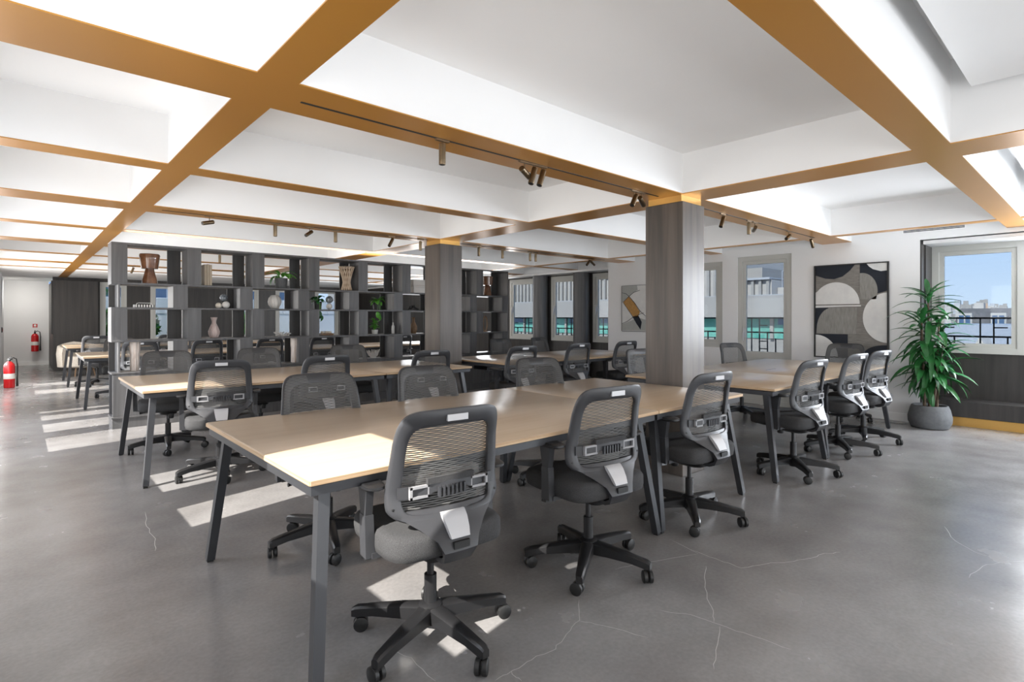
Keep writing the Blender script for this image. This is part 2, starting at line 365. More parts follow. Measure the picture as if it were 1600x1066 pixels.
# recess wall with three windows
m = MB(); Z0, Z1 = .80, 2.20
WR = [(6.45, 7.20), (7.62, 8.38), (8.83, 9.75)]
yy = 6.43
for a, b in WR:
    m.box(NX-.0, NX+.1, yy, a, 0, 2.266); m.box(NX, NX+.1, a, b, 0, Z0); m.box(NX, NX+.1, a, b, Z1, 2.266); yy = b
m.box(NX, NX+.1, yy, FY, 0, 2.266)
struct('wall_recess', m, 'darkwood', 'dark grey panelled window wall to the right of the bookcase')
struct('wall_upper', B(NX, NX+.1, 6.43, FY, 2.266, 2.7), 'wall', 'white strip of wall above the recessed windows')
struct('trim_recess', B(NX-.36, NX, 6.43, 14, 2.225, 2.265), 'headpanel', 'reflective head panel above the three recessed windows')
for i, (a, b) in enumerate(((7.24, 7.58), (8.42, 8.79))):
    struct('trim_pillar', MB().tube([(NX-.13, (a+b)/2, 0), (NX-.13, (a+b)/2, 2.225)], .17, 28), 'shelf', 'rounded dark grey pillar between the recessed windows, ' + ('nearer' if i == 0 else 'farther') + ' one', smooth=True)
# far wall
m = MB(); FW = [(1.56, 2.13), (2.66, 3.25), (4.70, 5.45), (5.95, 6.7), (7.2, 8.0)]
x = .63
for a, b in FW:
    m.box(x, a, FY, FY+.1, 0, ZB); m.box(a, b, FY, FY+.1, 0, .66); m.box(a, b, FY, FY+.1, 2.22, ZB); x = b
m.box(x, 8.85, FY, FY+.1, 0, ZB)
struct('wall_far', m, 'darkwood', 'dark oak panelled far wall broken by white windows')
struct('wall_cabinet', MB().box(.63, 1.50, FY-.25, FY-.001, 0, ZB-.09).box(.63, .66, FY, 19.9, 0, ZB-.09), 'darkwood', 'tall dark wood cupboard front at the far left')
for k in range(3):
    struct('trim_slat', B(.60, .63, FY-.2+k*.13, FY-.14+k*.13, .9, ZB-.1), 'shelfin', 'narrow dark vertical slat on the end of the cupboard, ' + ('front', 'middle', 'rear')[k])
struct('wall_corridor_end', B(-.42, .63, 19.9, 20.0, 0, ZB), 'wall', 'pale grey end wall of the corridor at the far left')
struct('baseboard_corridor', B(-.42, .63, 19.88, 19.9, 0, .11), 'white', 'white baseboard along the corridor end wall')

# windows --------------------------------------------------------------
def window(name, plane, u0, u1, z0, z1, label, axis='x', fw=.07, pane='pane', handle=True, door=False, fm='frame'):
    """frame in plane axis=const; parts: outer frame, sash, pane, handle"""
    def bx(m, a, b, c, d, p0, p1):
        if axis == 'x': m.box(plane+p0, plane+p1, a, b, c, d)
        else: m.box(a, b, plane+p0, plane+p1, c, d)
        return m
    m = MB()
    for a, b, c, d in ((u0, u0+fw, z0, z1), (u1-fw, u1, z0, z1), (u0+fw, u1-fw, z1-fw, z1), (u0+fw, u1-fw, z0, z0+fw)):
        bx(m, a, b, c, d, -.02, .05)
    o = m.build(name, fm, None, False); o['kind'] = 'structure'; o['label'] = label; o['category'] = name.split('_')[0]
    g = fw*.75; q0, q1, r0, r1 = u0+fw, u1-fw, z0+fw, z1-fw
    m = MB(); low = .62 if door else 0
    for a, b, c, d in ((q0, q0+g, r0, r1), (q1-g, q1, r0, r1), (q0+g, q1-g, r1-g, r1), (q0+g, q1-g, r0, r0+g)):
        bx(m, a, b, c, d, -.005, .035)
    if door: bx(m, q0+g, q1-g, r0+low, r0+low+.10, -.005, .035); bx(m, q0+g, q1-g, r0+g, r0+low, .01, .03)
    m.build('sash', fm, o, False)
    bx(MB(), q0+g, q1-g, r0+g+(low+.10-g if door else 0), r1-g, .012, .020).build('pane', pane, o, False)
    if handle:
        hu = u1-fw-g*.5; hz = (z0+z1)/2 if not door else 1.08
        if axis == 'x': MB().box(plane-.03, plane-.005, hu-.015, hu+.015, hz-.08, hz+.06).bar((plane-.045, hu, hz), (plane-.045, hu, hz-.13), .014, .02).build('handle', 'silver', o)
        else: MB().box(hu-.012, hu+.012, plane-.03, plane-.005, hz-.05, hz+.05).build('handle', 'silver', o)
    return o
window('window_1', NX, .72, 1.60, .86, 2.205, 'pale framed window in the dark niche looking over the city roofs')
window('window_2', NX, -.35, .55, .86, 2.205, 'pale framed window of the niche outside the picture on the right')
window('door_1', WX+.04, 3.14, 3.94, 0.0, 2.23, 'pale grey glazed balcony door left of the large artwork', door=True)
window('window_3', WX+.04, 4.18, 4.98, .83, 2.19, 'pale framed window half hidden behind the front column')
for i, (a, b) in enumerate(WR):
    window('window_%d' % (4+i), NX, a, b, Z0, Z1, 'pale framed recessed window, ' + ('nearest the white wall', 'in the middle of the three', 'next to the bookcase end')[i])
for i, (a, b) in enumerate(FW):
    window('window_%d' % (7+i), FY, a, b, .66, 2.22, 'white framed window in the far wall, ' + ('leftmost, beside the dark cupboard', 'second from the left, seen through the bookcase', 'third from the left, seen through the bookcase', 'fourth from the left, seen through the bookcase', 'rightmost, seen through the bookcase')[i], axis='y', pane='pane')
# left wall frames (source of the sun patches)
for i, (a, b, z0, z1) in enumerate(op):
    m = MB()
    for q in ((a, a+.03, z0, z1), (b-.03, b, z0, z1), (a, b, z1-.03, z1), (a, b, z0, z0+.03)): m.box(-.47, -.41, *q[:2], *q[2:])
    o = m.build('window_%d' % (12+i), 'frame', None, False); o['kind'] = 'structure'; o['category'] = 'window'; o['label'] = 'slim framed window in the left wall, outside the picture, number %d along' % (i+1)
# vent, switch
v = thing('air_vent', 'slim dark slotted air vent on the wall above the niche', 'vent', (WX, 1.5, 2.385))
B(-.006, 0, -.31, .31, -.03, .03).build('vent_frame', 'white', v, False)
for k in range(3):
    B(-.010, -.006, -.30, .30, -.022+k*.016, -.013+k*.016).build('slot', 'rail', v, False)

# ------------------------------------------------------------------ desks
def leg_mesh(p0, p1):
    return MB().bar(p1, p0, .040, .040, .044, .044, up=(1, 0, 0))
def desk(x0, x1, y0, y1, label, ends=(True, True)):
    t = thing('bench_desk', label, 'desk', ((x0+x1)/2, (y0+y1)/2, 0), 0, 'long plywood bench desks')
    hx, hy = (x1-x0)/2, (y1-y0)/2
    top = MB().cham(-hx+.001, hx-.001, -hy, hy, .719, .742, .0035).build('tabletop', 'ply', t)
    e = MB()
    for q in ((-hx-.0005, -hx+.0035, -hy+.003, hy-.003), (hx-.0035, hx+.0005, -hy+.003, hy-.003), (-hx+.003, hx-.003, -hy-.0008, -hy+.003), (-hx+.003, hx-.003, hy-.003, hy+.0008)):
        e.box(*q, .7215, .7385)
    e.build('edge_band', 'plyedge', top, False)['label'] = 'layered plywood edge'
    fr = MB(); i = .03
    for q in ((-hx+.012, -hx+.05, -hy+.02, hy-.02), (hx-.05, hx-.012, -hy+.02, hy-.02), (-hx+.05, hx-.05, -hy+.02, -hy+.055), (-hx+.05, hx-.05, hy-.055, hy-.02), (-hx+.05, hx-.05, -.03, .03)):
        fr.box(*q, .680, .713)
    fr.build('frame', 'steel', t, False)
    MB().box(-hx+.1, hx-.1, -.14, .14, .615, .622).box(-hx+.1, hx-.1, -.14, -.134, .622, .68).box(-hx+.1, hx-.1, .134, .14, .622, .68).build('cable_tray', 'steel', t, False)
    for sx_ in (-1, 1):
        ix = sx_*(hx-.055)
        for sy_ in (-1, 1):
            l = leg_mesh((ix-sx_*.03, sy_*(hy-.10), .685), (ix+sx_*.035, sy_*(hy-.0), .012)).build('leg', 'steel', t)
            MB().cbox((ix+sx_*.036, sy_*hy, .006), .03, .03, .013).build('foot', 'rubber', l)
    m = MB()
    for gx in ((-.5, .5) if hx > .8 else (0,)):
        m.box(gx*hx*1.0-.12, gx*hx+.12, -.006, .006, .7415, .7432)
    if x0 > 4.3 and y0 < 3: m.build('cable_slot', 'rail', t, False)
    return t
DK = [(.74, 2.86, 1.85, 3.25, 'front plywood desk nearest the camera, its near corner in sunlight'),
      (2.865, 3.965, 1.85, 3.25, 'short plywood desk between the front desk and the big column'),
      (.70, 2.77, 4.97, 6.32, 'plywood desk in the second row by the bookcase end, partly sunlit'),
      (2.775, 3.87, 4.97, 6.32, 'short plywood desk in the second row before the rear column'),
      (4.40, 5.52, 1.80, 3.22, 'pale glossy desk right of the big column, left part of that table'),
      (5.525, 7.60, 1.80, 3.22, 'pale glossy desk below the large artwork by the white wall'),
      (4.42, 5.5, 4.95, 6.30, 'desk just right of the rear column, before the recessed windows'),
      (5.505, 7.50, 4.95, 6.30, 'shiny desk in front of the recessed windows, farthest right of the second row'),
      (.68, 2.75, 9.78, 11.2, 'desk directly behind the bookcase at its left end'),
      (2.755, 4.9, 9.78, 11.2, 'desk directly behind the middle of the bookcase'),
      (5.0, 7.1, 9.78, 11.2, 'desk behind the bookcase near its right end'),
      (.67, 2.75, 13.2, 14.62, 'farthest desk on the left, by the dark cupboard wall'),
      (2.755, 4.9, 13.2, 14.62, 'farthest desk seen through the middle of the bookcase')]
for d in DK: desk(*d)

# ------------------------------------------------------------------ office chair
def yb(z):
    pts = [(.40, -.15), (.47, -.17), (.55, -.150), (.65, -.130), (.75, -.137), (.85, -.160), (.97, -.200)]
    for (a, b), (c, d) in zip(pts, pts[1:]):
        if z <= c: return b+(d-b)*max(0, (z-a)/(c-a))
    return pts[-1][1]
def ysurf(x, z): return yb(z)-.02+.045*(x/.24)**2
def make_chair(label):
    t = thing('office_chair', label, 'chair', (0, 0, 0))
    # seat
    rg = []
    for z, s in ((.412, .93), (.420, .985), (.445, 1.0), (.485, .995), (.500, .96), (.506, .86)):
        rg.append([(x, y+.035, z - (.012*max(0, (y-.1)/.13) if z > .45 else 0)) for x, y in rrect(.250*s, .245*s, 40, 5.5)])
    MB().loft(rg).build('seat', 'fabric', t, angle=60)
    MB().loft([[(x, y+.03, z) for x, y in rrect(.21*s, .20*s, 24, 4)] for z, s in ((.392, .8), (.402, 1), (.414, 1.08))]).build('seat_pan', 'blackplastic', t)
    m = MB().loft([[(x, y-.01, z) for x, y in rrect(hx, hy, 16, 5)] for z, hx, hy in ((.345, .045, .07), (.36, .075, .12), (.40, .085, .14))])
    m.build('tilt_mechanism', 'blackplastic', t)
    MB().tube([(.06, .03, .385), (.20, .05, .385), (.235, .055, .383)], [.006, .006, .011], 8).tube([(-.06, .02, .385), (-.20, .03, .38)], .006, 8).cbox((-.235, .035, .378), .075, .03, .012, Euler((0, .15, .2))).build('lever', 'blackplastic', t)
    MB().disc((-.02, .10, .345), (0, 0, 1), .026, .05, 14).build('tension_knob', 'blackplastic', t)
    # back frame: ring with octagonal section
    N = 56; rings = []
    for i in range(N):
        a = 2*PI*(i+.5)/N; c, s_ = math.cos(a), math.sin(a)
        def se(hx, hz, cz, e): return hx*math.copysign(abs(c)**(2/e), c), cz+hz*math.copysign(abs(s_)**(2/e), s_)
        ox, oz = se(.228, .213, .750, 6.5); ix, iz = se(.180, .165, .735, 7)
        k = 1+.10*(.80-oz)/.25*(1 if oz > .62 else .62/.62); ox *= k; ix *= 1+.10*(.80-iz)/.25
        if oz < .60: ox *= 1-.35*((.60-oz)/.06)**2*.5
        ring = []
        for u, v_ in ((0, .6), (.14, 1), (.86, 1), (1, .5), (1, -.5), (.86, -1), (.14, -1), (0, -.6)):
            x = ix+(ox-ix)*u; z = iz+(oz-iz)*u
            ring.append((x, ysurf(x, z)+v_*.013, z))
        rings.append(ring)
    bf = MB().loft(rings, closed=True).build('back_frame', 'frameplastic', t, angle=50)
    # screws on frame
    m = MB()
    for sx_ in (-1, 1):
        for z in (.60, .72): m.disc((sx_*.222, ysurf(.222, z)-.014, z), (0, 1, 0), .005, .003, 8)
    m.build('screw', 'rubber', bf)
    MB().cbox((0, ysurf(0, .928)-.011, .929), .088, .010, .024).build('handle_insert', 'silver', bf, False)['label'] = 'light grey carrying slot in the top rail'
    # tapering spine under the frame (Y shape)
    rg = []
    for y, z, hw, th in ((-.160, .585, .195, .012), (-.173, .555, .185, .016), (-.195, .520, .135, .019), (-.225, .480, .088, .022), (-.240, .440, .070, .024), (-.222, .405, .058, .024), (-.18, .386, .05, .02), (-.08, .388, .05, .018)):
        n = 10; ring = []
        dy = .022*(hw/.2)**2
        bend = 0 if z > .43 else 1
        for j in range(n+1):
            x = -hw+2*hw*j/n; ring.append((x, y+(x/.2)**2*.03 - th*.5*(1-bend), z + (-th*.5*bend)))
        for j in range(n, -1, -1):
            x = -hw+2*hw*j/n; ring.append((x, y+(x/.2)**2*.03 + th*.5*(1-bend), z + (th*.5*bend)))
        rg.append(ring)
    sp = MB().loft(rg).build('back_spine', 'frameplastic', t, angle=50)
    rg = []
    for y, z, hw in ((-.184, .570, .050), (-.206, .548, .049), (-.230, .515, .044), (-.244, .486, .039)):
        rg.append([(-hw, y, z), (hw, y, z), (hw, y+.02, z-.002), (-hw, y+.02, z-.002)])
    MB().loft(rg).build('cover_plate', 'silver', sp, angle=60)['label'] = 'silver plate on the spine'
    MB().cbox((0, -.247, .462), .066, .012, .026).build('slot', 'rubber', sp, False)
    # mesh
    m = MB(); z = .562; k = 0
    while z < .948:
        q_ = min(.999, abs((z+.003-.750)/.206))
        hw = .221*(1-q_**6.5)**(1/6.5) * (1+.10*(.80-z)/.25*(1 if z > .62 else 1)) - .004
        n = 14; o = len(m.v)
        for j in range(n+1):
            x = -hw+2*hw*j/n; dz = .0012*(1 if (j+k) % 2 else -1)
            m.v.append((x, ysurf(x, z)+.0145, z+dz)); m.v.append((x, ysurf(x, z+.0045)+.0145, z+.0050+dz*.3))
        for j in range(n): m.f.append((o+2*j, o+2*j+2, o+2*j+3, o+2*j+1))
        z += .0080; k += 1
    m.build('mesh_panel', 'mesh', t, False)['label'] = 'ribbed see-through mesh'
    # lumbar support behind the mesh
    zl = .655
    for sx_ in (-1, 1):
        lb = MB(); cx = sx_*.128; w_, h_ = .082, .046; y0 = ysurf(.128, zl)-.020
        for (a, b, c, d) in ((cx-w_/2, cx+w_/2, h_/2-.009, h_/2), (cx-w_/2, cx+w_/2, -h_/2, -h_/2+.009), (cx-w_/2, cx-w_/2+.010, -h_/2, h_/2), (cx+w_/2-.010, cx+w_/2, -h_/2, h_/2)):
            lb.box(a, b, y0-.008, y0+.006, zl+c, zl+d)
        lb.build('lumbar_grip', 'lightgrey', t, False)['label'] = 'light grey ring grip of the lumbar support'
    rg = []
    for j in range(13):
        x = -.205+.41*j/12; y = ysurf(x, zl)-.016; hh = .022 if abs(x) > .09 else .017
        rg.append([(x, y-.006, zl-hh+(.012 if abs(x) < .09 else 0)), (x, y+.005, zl-hh+(.012 if abs(x) < .09 else 0)), (x, y+.005, zl+hh+(.010 if abs(x) < .09 else 0)), (x, y-.006, zl+hh+(.010 if abs(x) < .09 else 0))])
    lm = MB().loft(rg)
    for j in range(7): lm.box(-.054+j*.018-.004, -.054+j*.018+.004, ysurf(0, zl)-.032, ysurf(0, zl)-.018, zl-.026, zl+.012)
    lbo = lm.build('lumbar_support', 'frameplastic', t)
    MB().loft([[(x, ysurf(0, zl+.035)-.010+y, zl+.036+z_) for y, z_ in ((-.009, -.012), (.006, -.012), (.006, .012), (-.009, .012))] for x in (-.10, -.08, 0, .08, .10)]).build('lumbar_cushion', 'fabric', lbo)
    # arms
    for sx_ in (-1, 1):
        m = MB().bar((sx_*.10, .0, .408), (sx_*.262, .0, .408), .075, .02)
        m.bar((sx_*.266, .0, .40), (sx_*.270, .0, .56), .036, .062, .034, .055, up=(0, 1, 0)).bar((sx_*.270, .0, .55), (sx_*.272, .0, .668), .028, .046, .030, .085, up=(0, 1, 0))
        am = m.build('armrest', 'frameplastic', t)
        MB().loft([[(sx_*.268+x, y+.015, z_) for x, y in rrect(.042*s, .125*s, 20, 3.5)] for z_, s in ((.668, .9), (.674, 1), (.684, 1), (.690, .9))]).build('arm_pad', 'blackplastic', am)
    # column and base
    cy = MB().tube([(0, 0, .355), (0, 0, .255)], .014, 14).tube([(0, 0, .26), (0, 0, .12)], .025, 16).build('gas_lift', 'blackplastic', t)
    bs = MB().tube([(0, 0, .150), (0, 0, .140), (0, 0, .075), (0, 0, .06)], [.034, .048, .042, .03], 18).build('base_hub', 'blackplastic', t)
    for k in range(5):
        a = 2*PI*k/5+R(57)
        d = Vector((math.cos(a), math.sin(a), 0)); n = Vector((-d.y, d.x, 0)); rg = []
        for r, hw, z0_, z1_ in ((.03, .034, .078, .140), (.12, .029, .080, .132), (.24, .023, .076, .116), (.318, .020, .064, .104), (.336, .015, .062, .094)):
            p = d*r
            rg.append([p-n*hw+Vector((0, 0, z0_)), p+n*hw+Vector((0, 0, z0_)), p+n*hw+Vector((0, 0, z1_-.008)), p+n*hw*.6+Vector((0, 0, z1_)), p-n*hw*.6+Vector((0, 0, z1_)), p-n*hw+Vector((0, 0, z1_-.008))])
        lg = MB().loft(rg).build('base_leg', 'blackplastic', t)
        p = d*.315; ca = a+1.1+k*.9; ax = Vector((math.cos(ca), math.sin(ca), 0)); off = Vector((-ax.y, ax.x, 0))*.014
        MB().tube([p+Vector((0, 0, .072)), p+Vector((0, 0, .045))], .007, 8).disc(p+off+ax*.014+Vector((0, 0, .030)), ax, .030, .020, 18).disc(p+off-ax*.014+Vector((0, 0, .030)), ax, .030, .020, 18).build('caster', 'rubber', lg)
    return t
NEAR, FAR_ = 0, PI
CH = [
 # x, y, yaw in degrees (0 = facing away from the camera side), label
 (1.245, 1.874, -6, 'office chair nearest the camera, its back frame bright in sunlight', 'a'),
 (2.218, 1.86, -8, 'office chair in shade, second along the near side of the front table', 'a'),
 (3.241, 1.867, -5, 'office chair, third along the near side of the front table, before the big column', 'a'),
 (1.335, 3.07, 173, 'office chair on the far side of the front table, nearest its left end', 'b'),
 (2.1, 3.07, 175, 'office chair on the far side of the front table, middle one of three', 'b'),
 (3.2, 3.1, 167, 'office chair on the far side of the front table, nearest the big column', 'b'),
 (1.24, 5.0, -10, 'sunlit office chair at the left end of the second row table', 'c'),
 (2.09, 4.98, -1, 'office chair with its back to the camera, second along the second row table', 'c'),
 (3.24, 4.98, -6, 'office chair with its back to the camera just left of the rear column', 'c'),
 (1.1, 6.3, 172, 'office chair facing the camera before the bookcase, leftmost', 'd'),
 (1.97, 6.3, 168, 'office chair facing the camera before the bookcase, middle one', 'd'),
 (3.04, 6.3, 170, 'office chair facing the camera before the bookcase, nearest the rear column', 'd'),
 (4.82, 1.82, -8, 'office chair at the glossy table, first right of the big column', 'e'),
 (5.92, 1.823, -7, 'office chair at the glossy table, middle one on its near side', 'e'),
 (6.676, 1.813, -10, 'office chair at the glossy table, nearest the tall plant', 'e'),
 (4.98, 3.3, 168, 'office chair partly hidden behind the left side of the big column', 'f'),
 (7.04, 3.3, 165, 'office chair on the far side of the glossy table, in front of the glazed door', 'f'),
 (7.86, 2.38, 90, 'office chair at the right end of the glossy table, dark against the large artwork', 'f'),
 (4.55, 4.98, -7, 'office chair just right of the rear column on the near side of the window table', 'g'),
 (5.57, 4.98, -4, 'office chair on the near side of the window table, middle one', 'g'),
 (6.63, 4.98, -7, 'office chair on the near side of the window table, beside the small artwork', 'g'),
 (5.76, 6.5, 178, 'office chair facing the camera beside the right end of the bookcase', 'h'),
 (6.66, 6.5, 187, 'office chair facing the camera before the middle recessed window', 'h'),
 (1.34, 9.6, -12, 'office chair behind the bookcase, seen past the pale ridged vase', 'i'),
 (2.16, 9.6, 7, 'office chair behind the bookcase, second from its left end', 'i'),
 (3.1, 9.6, 5, 'office chair behind the bookcase, third from its left end', 'i'),
 (4.05, 9.7, 0, 'office chair behind the bookcase, seen above the coral bowl', 'i'),
 (5.55, 9.5, 10, 'office chair behind the bookcase just left of the rear column', 'i'),
 (1.25, 11.0, 175, 'office chair on the far side of the desk behind the bookcase, left end', 'j'),
 (2.5, 11.05, 182, 'office chair on the far side of the desk behind the bookcase, middle', 'j'),
 (1.12, 13.1, -8, 'sunlit office chair at the farthest desk, left of the bookcase', 'k'),
 (2.3, 13.1, 2, 'office chair at the farthest desk, seen through the bookcase', 'k'),
]
GR = {'a': 'office chairs on the near side of the front table', 'b': 'office chairs on the far side of the front table', 'c': 'office chairs on the near side of the second row table', 'd': 'office chairs before the bookcase',
      'e': 'office chairs on the near side of the glossy table', 'f': 'office chairs on the far side of the glossy table', 'g': 'office chairs on the near side of the window table', 'h': 'office chairs on the far side of the window table',
      'i': 'office chairs just behind the bookcase', 'j': 'office chairs on the far side of the desk behind the bookcase', 'k': 'office chairs at the farthest desk'}
BASE = {0: 57, 1: 69, 2: 74, 3: 38, 6: 50, 12: 78, 13: 70, 14: 54}
def turn_base(c, i):
    d = R(BASE.get(i, (i*37) % 72)-57)-c.rotation_euler[2]
    for q in c.children:
        if q.name.startswith('base_leg'): q.rotation_euler[2] = d
ch0 = make_chair(CH[0][3])
for i, (x, y, a, lb_, g) in enumerate(CH):
    if i == 0: c = ch0; c.location = (x, y, 0); c.rotation_euler = (0, 0, R(a)); c['group'] = GR[g]
    else: c = dup(ch0, (x, y, 0), R(a), lb_, GR[g])
    turn_base(c, i)

# ------------------------------------------------------------------ bookcase
BX0, BX1, BY0, BY1 = .80, 6.97, 7.82, 8.15
bc = thing('bookcase', 'long open bookcase of staggered dark grey oak boxes dividing the office', 'bookcase', (BX0, BY0, 0))
D_ = BY1-BY0; W_ = BX1-BX0
ZS = [(2.160, 2.186), (1.692, 1.716), (1.402, 1.424), (1.012, 1.036), (.636, .658), (.118, .140)]
for z0, z1 in ZS: MB().cham(0, W_, 0, D_, z0, z1, .002).build('shelf_board', 'shelf', bc)
B(.01, W_-.01, .012, D_-.012, 0, .118).build('plinth', 'shelf', bc, False)
def col13():
    return [0.0] + [.775+.77*k for k in range(8)]
def col24():
    return [.63+.77*k for k in range(8)]
def cell(x, w_, z0, z1, kind):
    if kind == 'front': B(x, x+w_, .004, .020, z0, z1).build('front_panel', 'shelf', bc, False)
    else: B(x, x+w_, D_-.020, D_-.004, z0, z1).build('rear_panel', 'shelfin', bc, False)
def upright(x, z0, z1): B(x-.010, x+.010, .002, D_-.002, z0, z1).build('upright', 'shelf', bc, False)
for r in (0, 2):
    z0, z1 = ZS[r+1][1], ZS[r][0]
    for k, x in enumerate(col13()):
        w_ = .145
        if x+w_ > W_: continue
        cell(x+.01, w_, z0, z1, 'front'); upright(x+.01, z0, z1); 
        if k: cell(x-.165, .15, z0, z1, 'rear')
    cell(W_-.17, .16, z0, z1, 'rear'); upright(W_-.011, z0, z1)
for r in (1, 3):
    z0, z1 = ZS[r+1][1], ZS[r][0]
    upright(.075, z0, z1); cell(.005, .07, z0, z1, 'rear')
    for k, x in enumerate(col24()):
        w_ = .15
        if x+w_ > W_: w_ = W_-x-.01
        cell(x, w_, z0, z1, 'front'); upright(x, z0, z1); 
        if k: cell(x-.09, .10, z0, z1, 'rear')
    upright(W_-.011, z0, z1)
z0, z1 = ZS[5][1], ZS[4][0]
x = .01
while x < W_-.1:
    x2 = min(x+.62, W_-.01)
    d_ = MB().cham(x+.002, x2-.002, .004, .022, z0+.003, z1-.003, .002).build('door', 'shelf', bc)
    x = x2
B(.30, .31, .03, D_-.002, z0, z1).build('upright', 'shelf', bc, False)
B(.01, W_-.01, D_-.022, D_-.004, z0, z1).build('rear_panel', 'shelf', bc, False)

# ---- objects in the bookcase
YD = 7.985
T = [z1 for z0, z1 in ZS]       # top faces of the boards
def place(o, x, z, y=YD): o.location = (x, y, z+.0008); return o
def vase(name, label, cat, x, z, prof, m, n=28, rf=None, y=YD, smooth=True):
    o = MB().lathe(prof, n, rfun=rf).build(name, m, None, smooth, angle=70); tag(o, label, cat); return place(o, x, z, y)
g = thing('table_lamp', 'brown glazed glass lamp like a wide cup on a flared foot, top shelf left', 'lamp', (1.20, YD, T[1]+.001))
def wob(a, z): return 1+.035*math.sin(6*a)
MB().lathe([(.07, 0), (.085, .0), (.083, .04), (.06, .12), (.048, .175), (.048, .185)], 32, rfun=wob).build('foot', 'brownglass', g, angle=70)
MB().lathe([(.05, .186), (.088, .187), (.094, .22), (.105, .30), (.112, .35), (.104, .365), (.05, .366)], 36, rfun=wob).build('lamp_shade', 'brownglass', g, angle=70)
for k, (dx, h_) in enumerate(((-.036, .27), (-.006, .275), (.024, .268))):
    o = MB().cham(-.0145, .0145, -.09, .09, 0, h_, .003).build('book', 'paper'); place(o, 1.826+dx, T[1], 7.96)
    tag(o, ('left', 'middle', 'right')[k]+' one of three linen bound books standing on the top shelf', 'book', 'linen bound books on the top shelf')
def leaf_mesh(name, ln, wd, droop, fold=.25, n=6, m='leafdark'):
    b = MB(); pts = []
    for i in range(n+1):
        u = i/n; ww = wd*math.sin(PI*min(1, u*.92+.06))**.8*(1 if u < 1 else .05)
        ang = droop*u; x = ln*u*math.cos(ang*.6); z = ln*u*math.sin(-ang*.6)
        pts.append(((x, -ww/2, z+ww*fold), (x, 0, z), (x, ww/2, z+ww*fold)))
    for p in pts: b.v += list(p)
    for i in range(n):
        a = i*3; b.f += [(a, a+3, a+4, a+1), (a+1, a+4, a+5, a+2)]
    me = bpy.data.meshes.new(name); me.from_pydata(b.v, [], b.f); me.materials.append(M[m]); me.polygons.foreach_set('use_smooth', [True]*len(me.polygons)); me.update()
    return me
def add_leaf(me, parent, p, az, el, s=1, roll=0):
    o = bpy.data.objects.new('leaf', me); COL.objects.link(o); o.parent = parent; o.location = p
    o.rotation_euler = Euler((roll, -el, az), 'XYZ'); o.scale = (s, s, s); return o
def potted(label, x, z, pr, ph, pm, leaves, ln, wd, lm, spread=(20, 75), droop=1.3, y=YD, trail=0, seed=1, stems=.05):
    rnd = random.Random(seed)
    t = thing('potted_plant', label, 'plant', (x, y, z+.001))
    MB().lathe([(pr*.8, 0), (pr*.86, .003), (pr, ph*.85), (pr, ph), (pr*.88, ph), (pr*.86, ph*.86), (.001, ph*.86)], 24).build('pot', pm, t)
    mes = [leaf_mesh('leaf', ln*q, wd*q, droop, m=lm) for q in (1, .8)]
    m = MB()
    for k in range(leaves):
        az = 2.4*k+rnd.random()*.5; el = R(rnd.uniform(*spread)); h_ = ph+stems*rnd.random()
        tx = .35*pr*math.cos(az); ty = .35*pr*math.sin(az)
        m.tube([(0, 0, ph*.8), (tx, ty, h_)], .002, 5)
        add_leaf(rnd.choice(mes), t, (tx, ty, h_), az, el, rnd.uniform(.8, 1.1), rnd.uniform(-.4, .4))
    for k in range(trail):
        px = rnd.uniform(-.10, .02); m.tube([(0, -pr*.5, ph*.9), (px*.6, -pr-.02-.03*rnd.random(), ph*.75), (px, -pr-.04, -.04*(k+1))], .002, 5)
        add_leaf(mes[0], t, (px, -pr-.04, -.03*(k+1)), rnd.uniform(-2.6, -.6), R(-60), .8)
    m.build('stem', 'leafbright', t)
    return t
potted('broad leafed plant in a dark grey square pot on the top shelf', 2.78, T[1], .085, .145, 'planter', 9, .24, .10, 'leafbright', (10, 80), 1.7, seed=3)
# twisted wooden vase
t = thing('stick_vase', 'pale vase of crossing wooden sticks with a pinched waist, top shelf', 'vase', (3.755, YD-.02, T[1]+.001))
m1, m2 = MB(), MB()
for k in range(16):
    a = 2*PI*k/16
    for s_, mm in ((1, m1), (-1, m2)):
        pts = []
        for i in range(7):
            u = i/6; rr = .052+.058*abs(u-.35)**1.3*1.9; b_ = a+s_*.9*u; pts.append((rr*math.cos(b_), rr*math.sin(b_), .006+.362*u))
        mm.tube(pts, .0075, 6)
m1.build('stick_layer', 'driftwood', t); m2.build('stick_layer', 'driftwood', t)
MB().lathe([(.05, 0), (.055, .004), (.05, .33), (.046, .33), (.04, .02)], 20).build('liner', 'brownwood', t)
for k, (h_, w2, dz) in enumerate(((.125, .112, 0), (.10, .120, .1258))):
    o = MB().cham(-w2, w2, -.10, .10, 0, h_-.03, .004).build('storage_box', 'offwhite'); place(o, 5.02, T[1]+dz, YD)
    MB().cham(-w2-.003, w2+.003, -.103, .103, h_-.03, h_, .003).build('lid', 'offwhite', o)
    tag(o, ('lower', 'upper')[k]+' of two off-white storage boxes stacked on the top shelf by the column', 'box', 'storage boxes on the top shelf')
